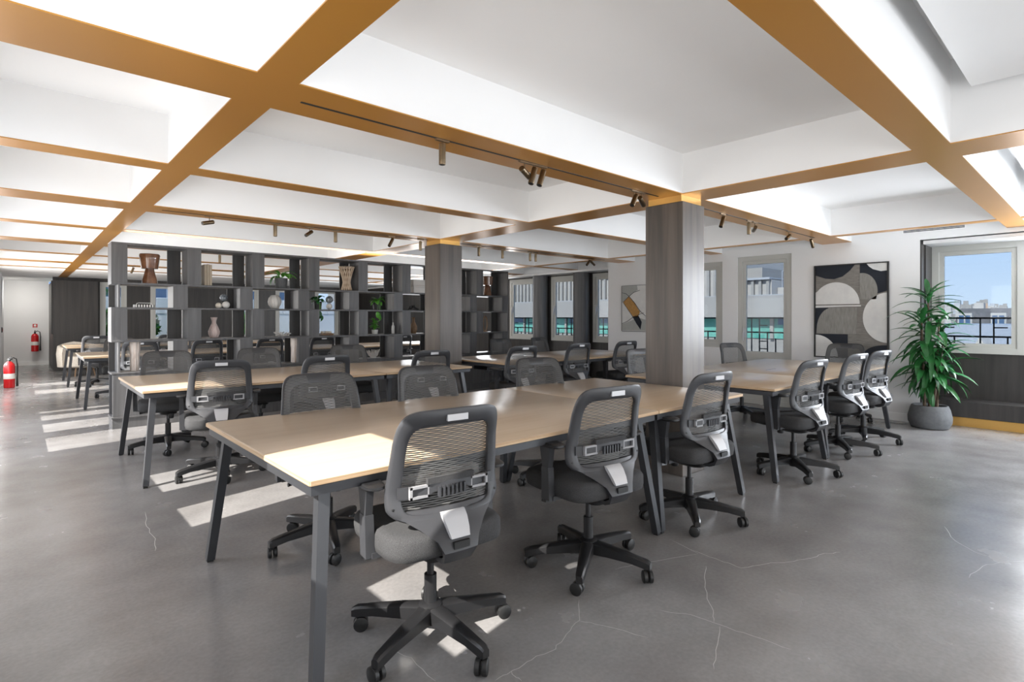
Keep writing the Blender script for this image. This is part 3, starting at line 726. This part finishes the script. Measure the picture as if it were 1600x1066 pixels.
# striped tray
t = thing('striped_tray', 'black and white striped tray with raised handle on the second shelf', 'tray', (1.135, YD-.03, T[2]+.001))
MB().box(-.10, .10, -.07, .07, 0, .006).box(-.10, .10, -.07, -.064, .006, .034).box(-.10, .10, .064, .07, .006, .034).box(-.10, -.094, -.064, .064, .006, .034).box(.094, .10, -.064, .064, .006, .034).build('tray_body', 'stripeblack', t, False)
for k in range(7): B(-.094+k*.028, -.080+k*.028, -.0715, -.070, .002, .033).build('stripe', 'stripewhite', t, False)
MB().tube([(-.085, 0, .006), (-.07, 0, .05), (-.05, 0, .056), (.07, 0, .054), (.085, 0, .03)], .0035, 6).build('handle', 'stripewhite', t)
def ball(label, x, z, r, m, y=YD, cat='ball', name='decorative_ball'):
    n = 12; o = MB().lathe([(max(.002, r*math.sin(PI*i/n)), r-r*math.cos(PI*i/n)) for i in range(n+1)], 24).build(name, m, angle=80); tag(o, label, cat); return place(o, x, z, y)
ball('small beige ball on the second shelf beside a larger white ball', 1.962, T[2], .037, 'cream', YD-.03)
ball('white ball on the second shelf with a smoky ball behind and above it', 2.052, T[2], .047, 'offwhite', YD-.03)
o = MB().lathe([(.024, 0), (.030, .004), (.024, .09), (.02, .096)], 16).build('ball_stand', 'rubber'); tag(o, 'small dark stand behind the white ball on the second shelf', 'stand'); place(o, 2.047, T[2], YD+.06)
ball('smoky marbled glass ball raised above the white ball, second shelf left', 2.047, T[2]+.0945, .049, 'globe', YD+.06)
def swirl(a, z): return 1+.085*math.sin(9*a+z*26)
vase('swirl_vase', 'round off-white vase with spiral ribs on the second shelf', 'vase', 2.69, T[2], [(.035, 0), (.045, .003), (.078, .06), (.086, .10), (.078, .15), (.05, .19), (.036, .195), (.032, .18), (.02, .03)], 'offwhite', 54, swirl)
potted('trailing plant in a black pot on the second shelf, beside two stacked balls', 3.31, T[2], .062, .12, 'rubber', 16, .12, .07, 'leafdark', (0, 70), 1.2, seed=5, trail=3)
ball('pale stone ball with a glass ball resting on top, second shelf', 3.475, T[2], .045, 'offwhite', YD-.03)
ball('clear grey glass ball sitting on the pale stone ball', 3.475, T[2]+.0915, .055, 'globe', YD-.03)
potted('bright green trailing plant in a black pot on the second shelf', 4.29, T[2], .078, .12, 'rubber', 18, .13, .075, 'leafbright', (0, 75), 1.2, seed=8, trail=3)
o = MB()
pts = [(.075*math.sin(t_)+.02*math.sin(2*t_), .03*math.cos(3*t_), .045+.028*math.cos(2*t_+.6)) for t_ in [2*PI*i/30 for i in range(31)]]
o.tube(pts, .015, 10); o = o.build('knot_ornament', 'stripeblack'); tag(o, 'glossy black knotted link ornament on the second shelf by the column', 'ornament'); place(o, 4.955, T[2]-.0)
vase('gourd_vase', 'pink and white striped gourd shaped vase on the third shelf', 'vase', 1.915, T[3], [(.040, 0), (.05, .003), (.068, .05), (.070, .085), (.05, .14), (.026, .19), (.026, .22), (.042, .268), (.038, .27), (.022, .225), (.02, .05)], 'pinkclay', 32, lambda a, z: 1+.04*math.sin(8*a))
def coral(name, label, x, z, r, seed, m='offwhite', flat=.45, n=16):
    rnd = random.Random(seed); b = MB()
    for k in range(n):
        a = 2*PI*k/n; q = r*rnd.uniform(.8, 1.05)
        b.tube([(r*.2*math.cos(a), r*.2*math.sin(a), .012), (q*.65*math.cos(a+.2), q*.65*math.sin(a+.2), r*flat*.4), (q*math.cos(a-.1), q*math.sin(a-.1), r*flat*rnd.uniform(.8, 1.3))], [.012, .010, .007], 6)
    b.lathe([(.02, 0), (r*.45, .0), (r*.5, .014), (.02, .02)], 14)
    o = b.build(name, m); tag(o, label, 'ornament'); return place(o, x, z)
coral('coral_ornament', 'low white branching coral ornament on the third shelf', 2.80, T[3], .12, 4, flat=.4)
t = thing('wooden_tray', 'low brown driftwood tray with knobs on the third shelf', 'tray', (3.44, YD, T[3]+.001))
MB().cham(-.092, .092, -.06, .06, 0, .03, .006).build('tray_body', 'brownwood', t)
for k, dx in enumerate((-.06, 0, .055)): MB().disc((dx, 0, .045), (0, 0, 1), .026, .03, 12, .3).build('knob', 'cream', t)
potted('small leafy plant in a white pot on the third shelf', 4.245, T[3], .05, .07, 'offwhite', 26, .085, .055, 'leafbright', (0, 85), 1.0, seed=12, stems=.15)
vase('bottle', 'slim off-white bottle on the third shelf beside a divider', 'bottle', 4.575, T[3], [(.022, 0), (.026, .003), (.026, .12), (.010, .155), (.010, .185), (.002, .186)], 'offwhite', 18)
vase('brown_vase', 'brown stoneware bottle vase on the third shelf by the column', 'vase', 4.965, T[3], [(.035, 0), (.045, .003), (.062, .06), (.058, .12), (.024, .20), (.022, .25), (.034, .27), (.028, .27), (.016, .24), (.02, .05)], 'brownwood', 26)
def rough(seed):
    rnd = [random.Random(seed).uniform(-.12, .12) for _ in range(1)]; r_ = random.Random(seed); ph = [r_.uniform(0, 6) for _ in range(4)]
    return lambda a, z: 1+.06*math.sin(11*a+ph[0])+.05*math.sin(7*a+ph[1]+z*4)+(.05 if z > .24 else 0)
for x_, sd_, lb_ in ((1.042, 2, 'tall pale ridged vase like bark on the fourth shelf, left end'), (2.95, 9, 'tall pale ridged vase like bark on the fourth shelf, further right')):
    vase('bark_vase', lb_, 'vase', x_, T[4], [(.038, 0), (.045, .003), (.044, .2), (.050, .25), (.052, .35), (.045, .353), (.035, .34), (.03, .05)], 'palewood', 44, rough(sd_), YD-.05)
coral('coral_bowl', 'white coral shaped bowl on the fourth shelf left of the rear column', 4.215, T[4], .10, 6, flat=1.05, n=22)
t = thing('carved_head', 'dark brown carved wood sculpture on the top shelf right of the rear column', 'sculpture', (6.58, YD, T[1]+.001))
MB().lathe([(.07, 0), (.08, .003), (.062, .1), (.055, .17), (.045, .19)], 26, rfun=wob).build('foot', 'brownglass', t); MB().lathe([(.06, .19), (.095, .195), (.10, .3), (.105, .35), (.09, .365), (.02, .366)], 26, rfun=wob).build('head', 'brownglass', t)
o = MB(); pts = [(.045*math.cos(a), 0, .15+.14*math.sin(a)) for a in [2*PI*i/28 for i in range(28)]]
rgs = []
for i, p in enumerate(pts):
    a = 2*PI*i/28; nrm = Vector((math.cos(a), 0, math.sin(a))); rgs.append([Vector(p)+nrm*(.010*math.cos(q))+Vector((0, .016*math.sin(q), 0)) for q in [2*PI*j/8 for j in range(8)]])
o.loft(rgs, closed=True).cham(-.04, .04, -.03, .03, -.0, .012, .002); o = o.build('ring_sculpture', 'brownwood'); tag(o, 'upright oval ring of dark wood on the third shelf right of the rear column', 'sculpture'); place(o, 6.53, T[3])

# ------------------------------------------------------------------ track spotlights
def make_spot():
    t = thing('track_spotlight', '', 'spotlight')
    MB().box(-.045, .045, -.008, .008, -.010, 0).build('track_adapter', 'bronze', t, False)
    MB().tube([(.0, 0, -.008), (.0, 0, -.055)], .0035, 8).disc((0, 0, -.058), (0, 1, 0), .008, .016, 10).build('stem', 'bronze', t)
    return t
def spot_head(parent, tilt, az):
    hd = MB().tube([(0, 0, .045), (0, 0, .042), (0, 0, -.072), (0, 0, -.075)], [.017, .0195, .0195, .0185], 18).build('lamp_head', 'bronze', parent)
    hd.location = (.0, 0, -.066) ; hd.rotation_euler = Euler((0, tilt, az), 'XYZ')
    MB().disc((0, 0, -.0752), (0, 0, 1), .0150, .003, 14).build('lens', 'rubber', hd)
SP = [(1.78, 2.56, 0, 0, 'single bronze spotlight hanging straight down, leftmost on the front track'),
 (2.42, 2.56, 75, 200, 'bronze spotlight aimed at the camera, left of a trio on the front track'),
 (2.50, 2.56, 22, 10, 'tilted bronze spotlight, middle of the trio on the front track'),
 (2.58, 2.56, 25, 10, 'tilted bronze spotlight, right one of the trio on the front track'),
 (3.62, 2.56, 38, 10, 'bronze spotlight leaning left beside the big column head'),
 (3.71, 2.56, -70, 20, 'bronze spotlight pointing right beside the big column head'),
 (5.06, 2.56, 30, 0, 'bronze spotlight first to the right of the big column'),
 (5.62, 2.56, 0, 0, 'upright bronze spotlight of a pair right of the big column'),
 (5.76, 2.56, 80, 215, 'bronze spotlight aimed at the camera beside an upright one, right track'),
 (6.64, 2.56, 65, 0, 'bronze spotlight nearly level above the glazed door'),
 (7.36, 2.56, -40, 0, 'bronze spotlight leaning right at the end of the right track'),
 (1.40, 6.01, 75, 20, 'bronze spotlight lying level, leftmost before the bookcase'),
 (2.03, 6.01, 0, 0, 'upright bronze spotlight, second from the left before the bookcase'),
 (2.40, 6.01, 60, 30, 'tilted bronze spotlight, third from the left before the bookcase'),
 (2.70, 6.01, 0, 0, 'upright bronze spotlight, fourth from the left before the bookcase'),
 (3.42, 6.01, 35, 20, 'tilted bronze spotlight above the stick vase'),
 (3.84, 6.01, 0, 0, 'upright bronze spotlight touching the rear column in view'),
 (4.80, 6.01, 0, 0, 'upright bronze spotlight, first right of the rear column'),
 (5.24, 6.01, 0, 0, 'upright bronze spotlight, second right of the rear column'),
 (5.80, 6.01, 0, 0, 'upright bronze spotlight, left of a close pair above the window table'),
 (5.92, 6.01, 0, 0, 'upright bronze spotlight, right of a close pair above the window table'),
 (7.18, 6.01, 45, 0, 'bronze spotlight leaning left at the far right of the rear track'),
 (7.27, 6.01, -60, 0, 'bronze spotlight leaning right at the far right of the rear track'),
 (1.02, 9.46, 80, 200, 'bronze spotlight just left of the bookcase top'),
 (2.35, 9.46, 0, 0, 'bronze spotlight seen through the top shelf beside the books'),
 (1.35, 12.9, 35, 0, 'distant bronze spotlight above the dark cupboard, left of three'),
 (1.50, 12.9, -45, 0, 'distant bronze spotlight above the dark cupboard, middle of three'),
 (1.66, 12.9, 20, 0, 'distant bronze spotlight above the dark cupboard, right of three')]
s0 = make_spot()
for i, (x, y, tl, az, lb_) in enumerate(SP):
    s_ = s0 if i == 0 else None
    if s_ is None:
        s_ = s0.copy(); COL.objects.link(s_)
        for ch in s0.children:
            if ch.name.startswith('lamp_head'): continue
            c = ch.copy(); COL.objects.link(c); c.parent = s_
    s_.location = (x, y, ZB-.003); s_['label'] = lb_
    s_['group'] = 'spotlights on the front track' if y < 3 and x < 4 else 'spotlights on the right track' if y < 3 else 'spotlights on the rear tracks'
    if i == 0: spot_head(s_, R(tl), R(az)); hd0 = [c for c in s_.children if c.name.startswith('lamp_head')][0]
    else:
        h_ = copy_tree(hd0, s_); h_.rotation_euler = Euler((0, R(tl), R(az)), 'XYZ')

# ------------------------------------------------------------------ large framed artwork
AY0, AY1, AZ0, AZ1 = 1.95, 2.83, .757, 2.02
art = thing('framed_artwork', 'large framed abstract of black, grey and white curves on the white wall', 'artwork', (WX, AY1, AZ0))
AW, AH = AY1-AY0, AZ1-AZ0
# local: u = distance to the right (towards -y), v = up; x = out of the wall (negative)
def art_poly(pts, m, d, name='shape', parent=art, W=AW, H=AH, t=.003):
    b = MB(); ring0 = [(-d, -u*W, v*H) for u, v in pts]; ring1 = [(-d-t, -u*W, v*H) for u, v in pts]
    b.loft([ring0, ring1]); return b.build(name, m, parent, False)
def arc(cx, cy, rx, ry, a0, a1, n=20): return [(cx+rx*math.cos(R(a0+(a1-a0)*i/n)), cy+ry*math.sin(R(a0+(a1-a0)*i/n))) for i in range(n+1)]
MB().box(-.035, -.001, -AW, -AW+.018, 0, AH).box(-.035, -.001, -.018, 0, 0, AH).box(-.035, -.001, -AW+.018, -.018, 0, .014).box(-.035, -.001, -AW+.018, -.018, AH-.014, AH).build('picture_frame', 'rubber', art, False)
B(-.014, -.002, -AW+.01, -.01, .01, AH-.01).build('canvas', 'artgrey', art, False)
art_poly([(.01, .99), (.565, .99), (.50, .93), (.40, .87), (.28, .845), (.16, .855), (.05, .885), (.01, .895)], 'artblack', .0142)
art_poly([(.63, .99), (.985, .99), (.985, .705), (.86, .68), (.66, .80), (.63, .88)], 'artblack', .0142)
art_poly(arc(.66, .70, .20, .195, 0, 90)+[(.63, .895), (.63, .62), (.84, .62)], 'artgrey2', .0175)
art_poly([(.72, .99), (.985, .99), (.985, .91), (.90, .905), (.80, .93), (.75, .96)], 'artwhite', .0175)
art_poly([(.01, .70)]+list(reversed(arc(.305, .575, .325, .235, 0, 150)))[1:]+[(.635, .575), (.01, .575)], 'artwhite', .0175)
art_poly([(.01, .563), (.645, .563), (.645, .548), (.42, .55), (.20, .543), (.01, .54)], 'artwhite', .0175)
art_poly([(.01, .538), (.20, .538), (.30, .40), (.035, .27), (.01, .25)], 'artblack', .0142)
art_poly([(.03, .26), (.58, .26), (.60, .54), (.24, .54)]+arc(.24, .30, .205, .235, 95, 175, 12), 'artgrey2', .0160)
art_poly([(.01, .255), (.47, .255), (.47, .01), (.01, .01)], 'artblack', .0142)
art_poly([(.01, .01)]+arc(.02, .0, .315, .245, 3, 88, 16)+[(.01, .245)], 'artwhite', .0175)
art_poly([(.985, .685)]+arc(.985, .43, .315, .255, 92, 268, 24)+[(.985, .175)], 'artwhite', .0175)
art_poly(arc(.95, .03, .28, .12, 90, 180, 12)+[(.67, .01), (.985, .01), (.985, .15)], 'artblack', .0160)
# small artwork behind the column
a2 = thing('small_artwork', 'grey, white and ochre abstract canvas half hidden behind the big column', 'artwork', (WX, 6.10, 1.06))
W2, H2 = .80, .82
B(-.03, -.002, -W2, 0, 0, H2).build('canvas', 'artwhite', a2, False)
MB().box(-.033, -.002, -.008, 0, 0, H2).box(-.033, -.002, -W2, -.008, -.006, .002).box(-.033, -.002, -W2, -.008, H2-.002, H2+.004).box(-.033, -.002, -W2-.004, -W2, 0, H2).build('picture_frame', 'rubber', a2, False)
P2 = lambda pts, m, d, t=.002: art_poly(pts, m, d, 'shape', a2, W2, H2, t)
P2([(.012, .995), (.42, .995), (.44, .90), (.30, .82), (.20, .75), (.10, .68), (.012, .62)], 'artstone', .031)
P2([(.012, .015), (.75, .015), (.75, .22), (.45, .30), (.25, .22), (.012, .15)], 'artstone', .031)
P2([(.05, .64), (.20, .76), (.35, .62), (.50, .42), (.44, .30), (.32, .32), (.18, .48)], 'artochre', .033)
P2([(.32, .31), (.46, .34), (.55, .20), (.52, .05), (.42, .15)], 'artblack', .033)
m = MB()
for pts in ([(.012, .85), (.12, .83), (.22, .76), (.36, .62), (.52, .42), (.7, .3)], [(.05, .63), (.16, .5), (.30, .33), (.42, .16), (.52, .04)], [(.012, .16), (.18, .22), (.34, .32), (.6, .4)], [(.05, .64), (.20, .76), (.34, .85), (.5, .89)]):
    m.tube([(-.036, -u*W2, v*H2) for u, v in pts], .0035, 6)
m.build('line_drawing', 'artblack', a2)

# ------------------------------------------------------------------ tall plant
pl = thing('potted_plant', 'tall plant with long drooping dark leaves in a grey round pot beside the niche', 'plant', (8.02, 1.49, 0))
MB().lathe([(.15, 0), (.185, .008), (.212, .07), (.215, .13), (.195, .22), (.178, .262), (.170, .268), (.158, .262), (.15, .235), (.002, .235)], 36).build('pot', 'planter', pl)
MB().lathe([(.002, .225), (.152, .225), (.150, .238), (.08, .246), (.002, .248)], 20).build('soil', 'soil', pl)
stems = [((.0, .0), (.02, .02), 1.56), ((.06, -.03), (.10, -.07), 1.25), ((-.05, .04), (-.06, .07), 1.36), ((.02, -.06), (.0, -.12), .98)]
for (a, b), (c, d), h_ in stems:
    MB().tube([(a, b, .23), ((a+c)/2, (b+d)/2, h_*.6), (c, d, h_)], [.017, .013, .008], 10).build('stem', 'bark', pl)
lm1 = [leaf_mesh('leaf', q, .060, dr, .18, 7) for q, dr in ((.36, .7), (.33, 1.0), (.38, 1.3))]
rnd = random.Random(11); k = 0
for (a, b), (c, d), h_ in stems:
    z = h_-.02; 
    while z > .52:
        u = z/h_; az = k*2.399+rnd.uniform(-.3, .3); top = (h_-z)
        el = R(55-65*min(1, top/.45)+rnd.uniform(-22, 20))
        px = a+(c-a)*u; py = b+(d-b)*u
        reach = px+.38*math.cos(az)
        s_ = rnd.uniform(.85, 1.1)
        if reach > .20 and (py+.38*math.sin(az)) > .10: s_ *= .55     # leaves against the wall stay short
        add_leaf(rnd.choice(lm1), pl, (px+.01*math.cos(az), py+.01*math.sin(az), z), az, el, s_, rnd.uniform(-.3, .3))
        z -= .0165 if h_ > 1.3 else .022; k += 1
for az, el, z in ((.3, 70, 1.55), (2.2, 42, 1.56), (4.3, 46, 1.55), (5.5, 60, 1.56), (3.4, 30, 1.5), (1.2, 50, 1.52), (4.9, 25, 1.48), (0, 35, 1.5)):
    add_leaf(lm1[0], pl, (.02, .02, z), az, R(el), .9)

# ------------------------------------------------------------------ fire extinguishers, wall bits, lounge chair
def extinguisher(loc, rz, label, wall):
    t = thing('fire_extinguisher', label, 'extinguisher', loc, rz, 'fire extinguishers')
    MB().lathe([(.070, 0), (.080, .01), (.080, .40), (.072, .44), (.045, .475), (.026, .49)], 28).build('cylinder', 'red', t)
    MB().lathe([(.0812, .17), (.0816, .172), (.0816, .265), (.0812, .267)], 28).build('label_band', 'label', t)
    MB().tube([(0, 0, .485), (0, 0, .53)], .02, 12).box(-.02, .02, -.07, .03, .525, .54).bar((0, .02, .54), (0, -.085, .575), .02, .008).build('valve', 'blackplastic', t)
    MB().tube([(0, .0, .515), (.05, -.01, .56), (.10, -.01, .53), (.115, -.02, .40), (.112, -.02, .2), (.11, -.02, .12)], .011, 10).tube([(.11, -.02, .2), (.11, -.02, .02)], [.012, .02], 10).build('hose', 'rubber', t)
    if wall: MB().box(-.02, .02, .08, .10, .1, .5).build('wall_bracket', 'blackplastic', t, False)
    return t
extinguisher((-.125, 13.75, 0), .4, 'red fire extinguisher standing on the floor at the left picture edge', False)
extinguisher((.335, 19.79, .38), 0, 'red fire extinguisher hanging on the corridor end wall', True)
o = B(-.05, .05, -.006, 0, -.05, .05).build('safety_sign', 'red', None, False); o.location = (.34, 19.9, 1.08); tag(o, 'small red and white square sign above the wall mounted extinguisher', 'sign')
MB().disc((0, -.007, .01), (0, 1, 0), .028, .003, 16).box(-.032, .032, -.009, -.006, -.038, -.030).build('pictogram', 'label', o)
o = B(0, .02, -.05, .05, -.06, .06).build('wall_switch', 'blackplastic', None, False); o.location = (-.29, 17.2, 1.02); tag(o, 'small dark switch plate on the white wall at the left picture edge', 'switch')
B(.02, .025, -.03, .03, -.035, .035).build('push_plate', 'red', o, False)
lc = thing('lounge_chair', 'round cream boucle lounge chair behind the far left desks', 'chair', (1.05, 15.6, 0), .3)
rg = [[(x, y, z) for x, y in rrect(.36*s, .36*s, 28, 2.4)] for z, s in ((.20, .85), (.23, 1), (.40, 1), (.44, .9), (.45, .7))]
MB().loft(rg).build('seat', 'wicker', lc)
rgs = []
for i in range(21):
    a = R(-20+220*i/20); c, s_ = math.cos(a), math.sin(a); hh = .74-.12*abs(i-10)/10
    rgs.append([(r_*c, r_*s_, z) for r_, z in ((.33, .24), (.42, .22), (.44, .5), (.42, hh), (.38, hh+.02), (.34, hh-.02))])
MB().loft(rgs).build('backrest', 'wicker', lc)
for a in (45, 135, 225, 315): MB().tube([(.22*math.cos(R(a)), .22*math.sin(R(a)), .21), (.27*math.cos(R(a)), .27*math.sin(R(a)), 0)], [.018, .012], 8).build('leg', 'brownwood', lc)
# smoke detectors on the ceiling underside of a beam
o = MB().lathe([(.05, 0), (.055, -.01), (.05, -.03), (.02, -.04)], 20).build('smoke_detector', 'label'); o.location = (6.6, 6.9, ZC); tag(o, 'small round white detector on the ceiling near the right end of the bookcase', 'detector')

# ------------------------------------------------------------------ outside
tag(B(-60, 400, -300, 400, -14.2, -14).build('street_ground', 'exterior', None, False), 'pale street level ground far below the windows', 'ground', None, 'structure')
tg = tag(B(8.9, 10.4, -2, 17.5, -.35, -.15).build('terrace', 'exterior', None, False), 'narrow pale balcony floor outside the right windows', 'terrace', None, 'structure')
B(-3, 12, 17.75, 30, -.35, -.15).build('terrace_slab', 'exterior', tg, False)
def railing(x, y0, y1, label):
    t = thing('balcony_railing', label, 'railing', (x, (y0+y1)/2, -.15), 0, 'black balcony railings')
    h = (y1-y0)/2
    for z in (1.445, 1.20, .10): B(-.018, .018, -h, h, z-.012, z+.012).build('rail', 'rail', t, False)
    k = 0; y = -h+.04
    ys_ = []
    while y < h: ys_.append(y); y += .135
    for k, y in enumerate(ys_):
        c = k % 4
        if c in (0, 1): B(-.010, .010, y-.008, y+.008, .1, 1.44).build('bar', 'rail', t, False)
        else: B(-.010, .010, y-.008, y+.008, .1, 1.10 if c == 2 else 1.2).build('bar', 'rail', t, False)
        if c == 0 and k+1 < len(ys_):
            for z in (1.32, 1.05, .92): B(-.009, .009, y-.135*1, y, z-.008, z+.008).build('cross_bar', 'rail', t, False)
    return t
railing(9.45, .5, 1.9, 'black geometric railing outside the niche window'); railing(9.45, 3.0, 5.2, 'black geometric railing outside the glazed door')
railing(9.6, 6.9, 9.4, 'black geometric railing outside the nearer recessed windows'); railing(9.6, 9.42, 12.0, 'black geometric railing outside the recessed window by the bookcase')
# office block opposite
bd = thing('office_building', 'pale office block with vertical metal cladding and green ribbon windows across the street', 'building', (20, 16, -14))
def part(nm, mm, *a): return B(*a).build(nm, mm, bd, False)
part('base_wall', 'concrete', .3, 8, -10.8, 16, 0, 14.55); part('parapet_band', 'concrete', -.25, 8, -10.8, 16, 15.32, 16.1)
part('window_wall', 'greenglass', .25, 8, -10.8, 16, 14.55, 15.32); part('clad_wall_low', 'cladding', .4, 8, -7.55, -2.6, 16.1, 16.72)
part('clad_wall', 'cladding', .9, 8, -10.8, -7.56, 16.1, 16.42)
part('clad_wall_high', 'cladding', .3, 8, -5.5, 16, 16.1, 20.5); part('roof_house', 'concrete', 2.5, 8, -6.3, -5.5, 16.1, 17.35); part('roof_edge', 'zinc', .2, 8, -7.55, -5.5, 16.70, 16.78)
m = MB()
for k in range(80):
    y = -5.5+k*.27
    m.box(.18, .30, y, y+.10, 16.15, 20.5)
for k in range(7): m.box(.28, .40, -7.5+k*.28, -7.4+k*.28, 16.1, 16.72)
o = m.build('cladding_rib', 'concrete', bd, False); o['kind'] = 'stuff'
for k in range(26):
    y = -10.7+k*1.0
    B(.15, .27, y, y+.12, 14.55, 15.32).build('mullion', 'concrete', bd, False); 
for k in range(13): B(.20, .26, -10.5+k*2.0, -9.85+k*2.0, 15.05, 15.32).build('blind', 'blueglass', bd, False)
for y in (3.2, -.2): B(.10, .22, y, y+.75, 17.2, 18.0).build('window', 'blueglass', bd, False)
B(.05, .25, -10.8, 16, 16.1, 16.14).build('ledge', 'zinc', bd, False)
m = MB()
for k in range(9): m.tube([(1.2, -10.8+k*.4, 16.4), (1.2, -10.8+k*.4, 17.05)], .015, 5)
m.tube([(1.2, -10.8, 17.05), (1.2, -7.6, 17.05)], .015, 5).tube([(1.2, -10.8, 16.75), (1.2, -7.6, 16.75)], .012, 5); m.build('roof_guard_rail', 'zinc', bd)
wb = thing('white_building', 'plain white rendered building beyond the leftmost recessed window', 'building', (18.5, 34.6, -14))
B(0, 6, -1.6, 8, 0, 22).build('wall', 'concrete', wb, False)
for k in range(3): B(-.03, .02, -1.0+k*1.6, -.3+k*1.6, 15.2, 16.4).build('window', 'blueglass', wb, False)
# mansard roof block seen through the niche window
mb_ = thing('mansard_building', 'dark mansard roofed building with white dormers beyond the niche railing', 'building', (45, 6, -14))
MB().loft([[(0, -9, 14.6), (0, 1.2, 14.6), (10, 1.2, 14.6), (10, -9, 14.6)], [(.9, -9, 15.9), (.9, .9, 15.9), (9, .9, 15.9), (9, -9, 15.9)]]).build('roof', 'slate', mb_, False)
B(.1, 10, -9, 1.2, 0, 14.6).build('wall', 'brick', mb_, False)
for k in range(6):
    y = .55-k*1.62
    B(-.05, 1.2, y-.36, y+.36, 14.75, 15.6).build('dormer', 'citywhite', mb_, False)
    for q in (-.16, .16): B(-.08, -.05, y+q-.12, y+q+.12, 14.85, 15.45).build('window', 'blueglass', mb_, False)
    B(.04, .1, y-.3, y+.3, 12.6, 14.0).build('window', 'blueglass', mb_, False)
for k, y in enumerate((.3, -3.3, -6.5)): B(3, 3.8, y-.3, y+.2, 15.9, 16.3).build('chimney', 'citywhite', mb_, False)
zr = thing('zinc_roof_building', 'low grey zinc roof with a row of white gabled skylights below the niche railing', 'building', (26, 5.5, -14))
MB().loft([[(0, -9, 13.6), (0, 4, 13.6), (12, 4, 13.6), (12, -9, 13.6)], [(3, -9, 15.02), (3, 4, 15.02), (9, 4, 15.02), (9, -9, 15.02)]]).build('roof', 'zinc', zr, False)
B(.1, 11.9, -9, 4, 0, 13.6).build('wall', 'concrete', zr, False)
for k in range(9):
    y = 2.6-k*.95
    MB().loft([[(-.1, y-.26, 13.2), (-.1, y+.26, 13.2), (-.1, y+.26, 14.1), (-.1, y, 14.6), (-.1, y-.26, 14.1)], [(2.6, y-.26, 13.2), (2.6, y+.26, 13.2), (2.6, y+.26, 14.1), (2.6, y, 14.6), (2.6, y-.26, 14.1)]]).build('skylight', 'citywhite', zr, False)
rnd = random.Random(21)
spots_ = [(X, f) for X in (80, 105, 135, 175, 225) for f in range(22)]
for X, f in spots_:
    ang = -.005+.0099*f+rnd.uniform(-.001, .001); Y = X*ang; wd = X*.0074*rnd.uniform(.55, 1); X += rnd.uniform(-7, 7); hz = 1.3+(.017+.016*rnd.random()**1.6)*X
    b = thing('city_house', 'small pale building on the city skyline seen through the niche window', 'building', (X, Y, -14), rnd.uniform(-.1, .1), 'distant city buildings')
    B(-wd*.4, wd*.4, -wd/2, wd/2, 0, 14+hz-rnd.uniform(.6, 1.4)*X/120).build('wall', rnd.choice(['concrete', 'citywhite', 'citywhite', 'citywhite', 'brick']), b, False)
    MB().loft([[(-wd*.42, -wd*.52, 14+hz-1.4*X/120), (wd*.42, -wd*.52, 14+hz-1.4*X/120), (wd*.42, wd*.52, 14+hz-1.4*X/120), (-wd*.42, wd*.52, 14+hz-1.4*X/120)], [(-wd*.2, -wd*.48, 14+hz-.7*X/120), (wd*.2, -wd*.48, 14+hz-.7*X/120), (wd*.2, wd*.48, 14+hz-.7*X/120), (-wd*.2, wd*.48, 14+hz-.7*X/120)]]).build('roof', rnd.choice(['concrete', 'zinc', 'concrete']), b, False)
# beyond the far wall: white parapet, shrubs, blue glass block, tree
pw = thing('terrace_parapet', 'white panelled terrace parapet outside the far windows', 'parapet', (5, 22.5, -.15))
for k in range(22): MB().cham(-7+k*.62, -6.40+k*.62, 0, .08, 1.60, 2.15, .01).build('panel', 'terracewhite', pw)
B(-7, 6.6, .02, .3, 0, 1.6).build('base_wall', 'terracewhite', pw, False)
bb = thing('glass_building', 'blue glazed block seen above the white parapet', 'building', (4.5, 34, -14))
B(-8, 8, 0, 6, 0, 17.7).build('wall', 'terracewhite', bb, False)
for k in range(10): B(-7.6+k*1.55, -6.4+k*1.55, -.05, .02, 15.9, 17.2).build('window', 'blueglass', bb, False)
leafm = leaf_mesh('leaf_card', .16, .11, .8, n=2, m='leafbright')
def shrub(x, y, z, r, h, label, m='leafbright', nl=420, trunk=.3):
    t = thing('shrub' if h < 1.5 else 'tree', label, 'shrub' if h < 1.5 else 'tree', (x, y, z))
    rn = random.Random(int(x*10+y)); b = MB()
    for k in range(nl):
        th = rn.uniform(0, 2*PI); u = rn.uniform(-1, 1); q = rn.uniform(.55, 1)**.5
        c = Vector((r*q*math.cos(th)*math.sqrt(1-u*u), r*q*math.sin(th)*math.sqrt(1-u*u), trunk+h/2+h/2*q*u))
        rot = Euler((rn.uniform(-1.2, 1.2), rn.uniform(-1.2, 1.2), rn.uniform(0, 6.28))).to_matrix()
        s_ = rn.uniform(.07, .13)
        b.add([c+rot @ Vector(p)*s_ for p in ((-1, 0, 0), (0, -.5, .15), (1, 0, 0), (0, .5, .15))], [(0, 1, 2, 3)])
    o = b.build('foliage', m, t, False); o['kind'] = 'stuff'
    MB().tube([(0, 0, 0), (.03, 0, trunk+h*.5)], [.05, .02], 8).build('trunk', 'bark', t)
tag(B(1.3, 9.2, 20.3, 21.6, -.15, .25).build('planter_trough', 'planter', None, False), 'long grey planter trough on the terrace outside the far windows', 'planter')
for k, (x, y) in enumerate(((1.95, 20.8), (2.98, 21), (4.1, 20.9), (6.3, 21), (8.2, 20.9))):
    shrub(x, y, .2505, .46, 1.25, ('bright green terrace shrub outside the far window, ' + ('leftmost', 'second from the left', 'third from the left', 'fourth from the left', 'rightmost')[k]), trunk=.08)
shrub(2.0, 25.5, -.35, .8, 2.2, 'dark leafed tree rising above the white parapet', 'leafdark', 300, .9)
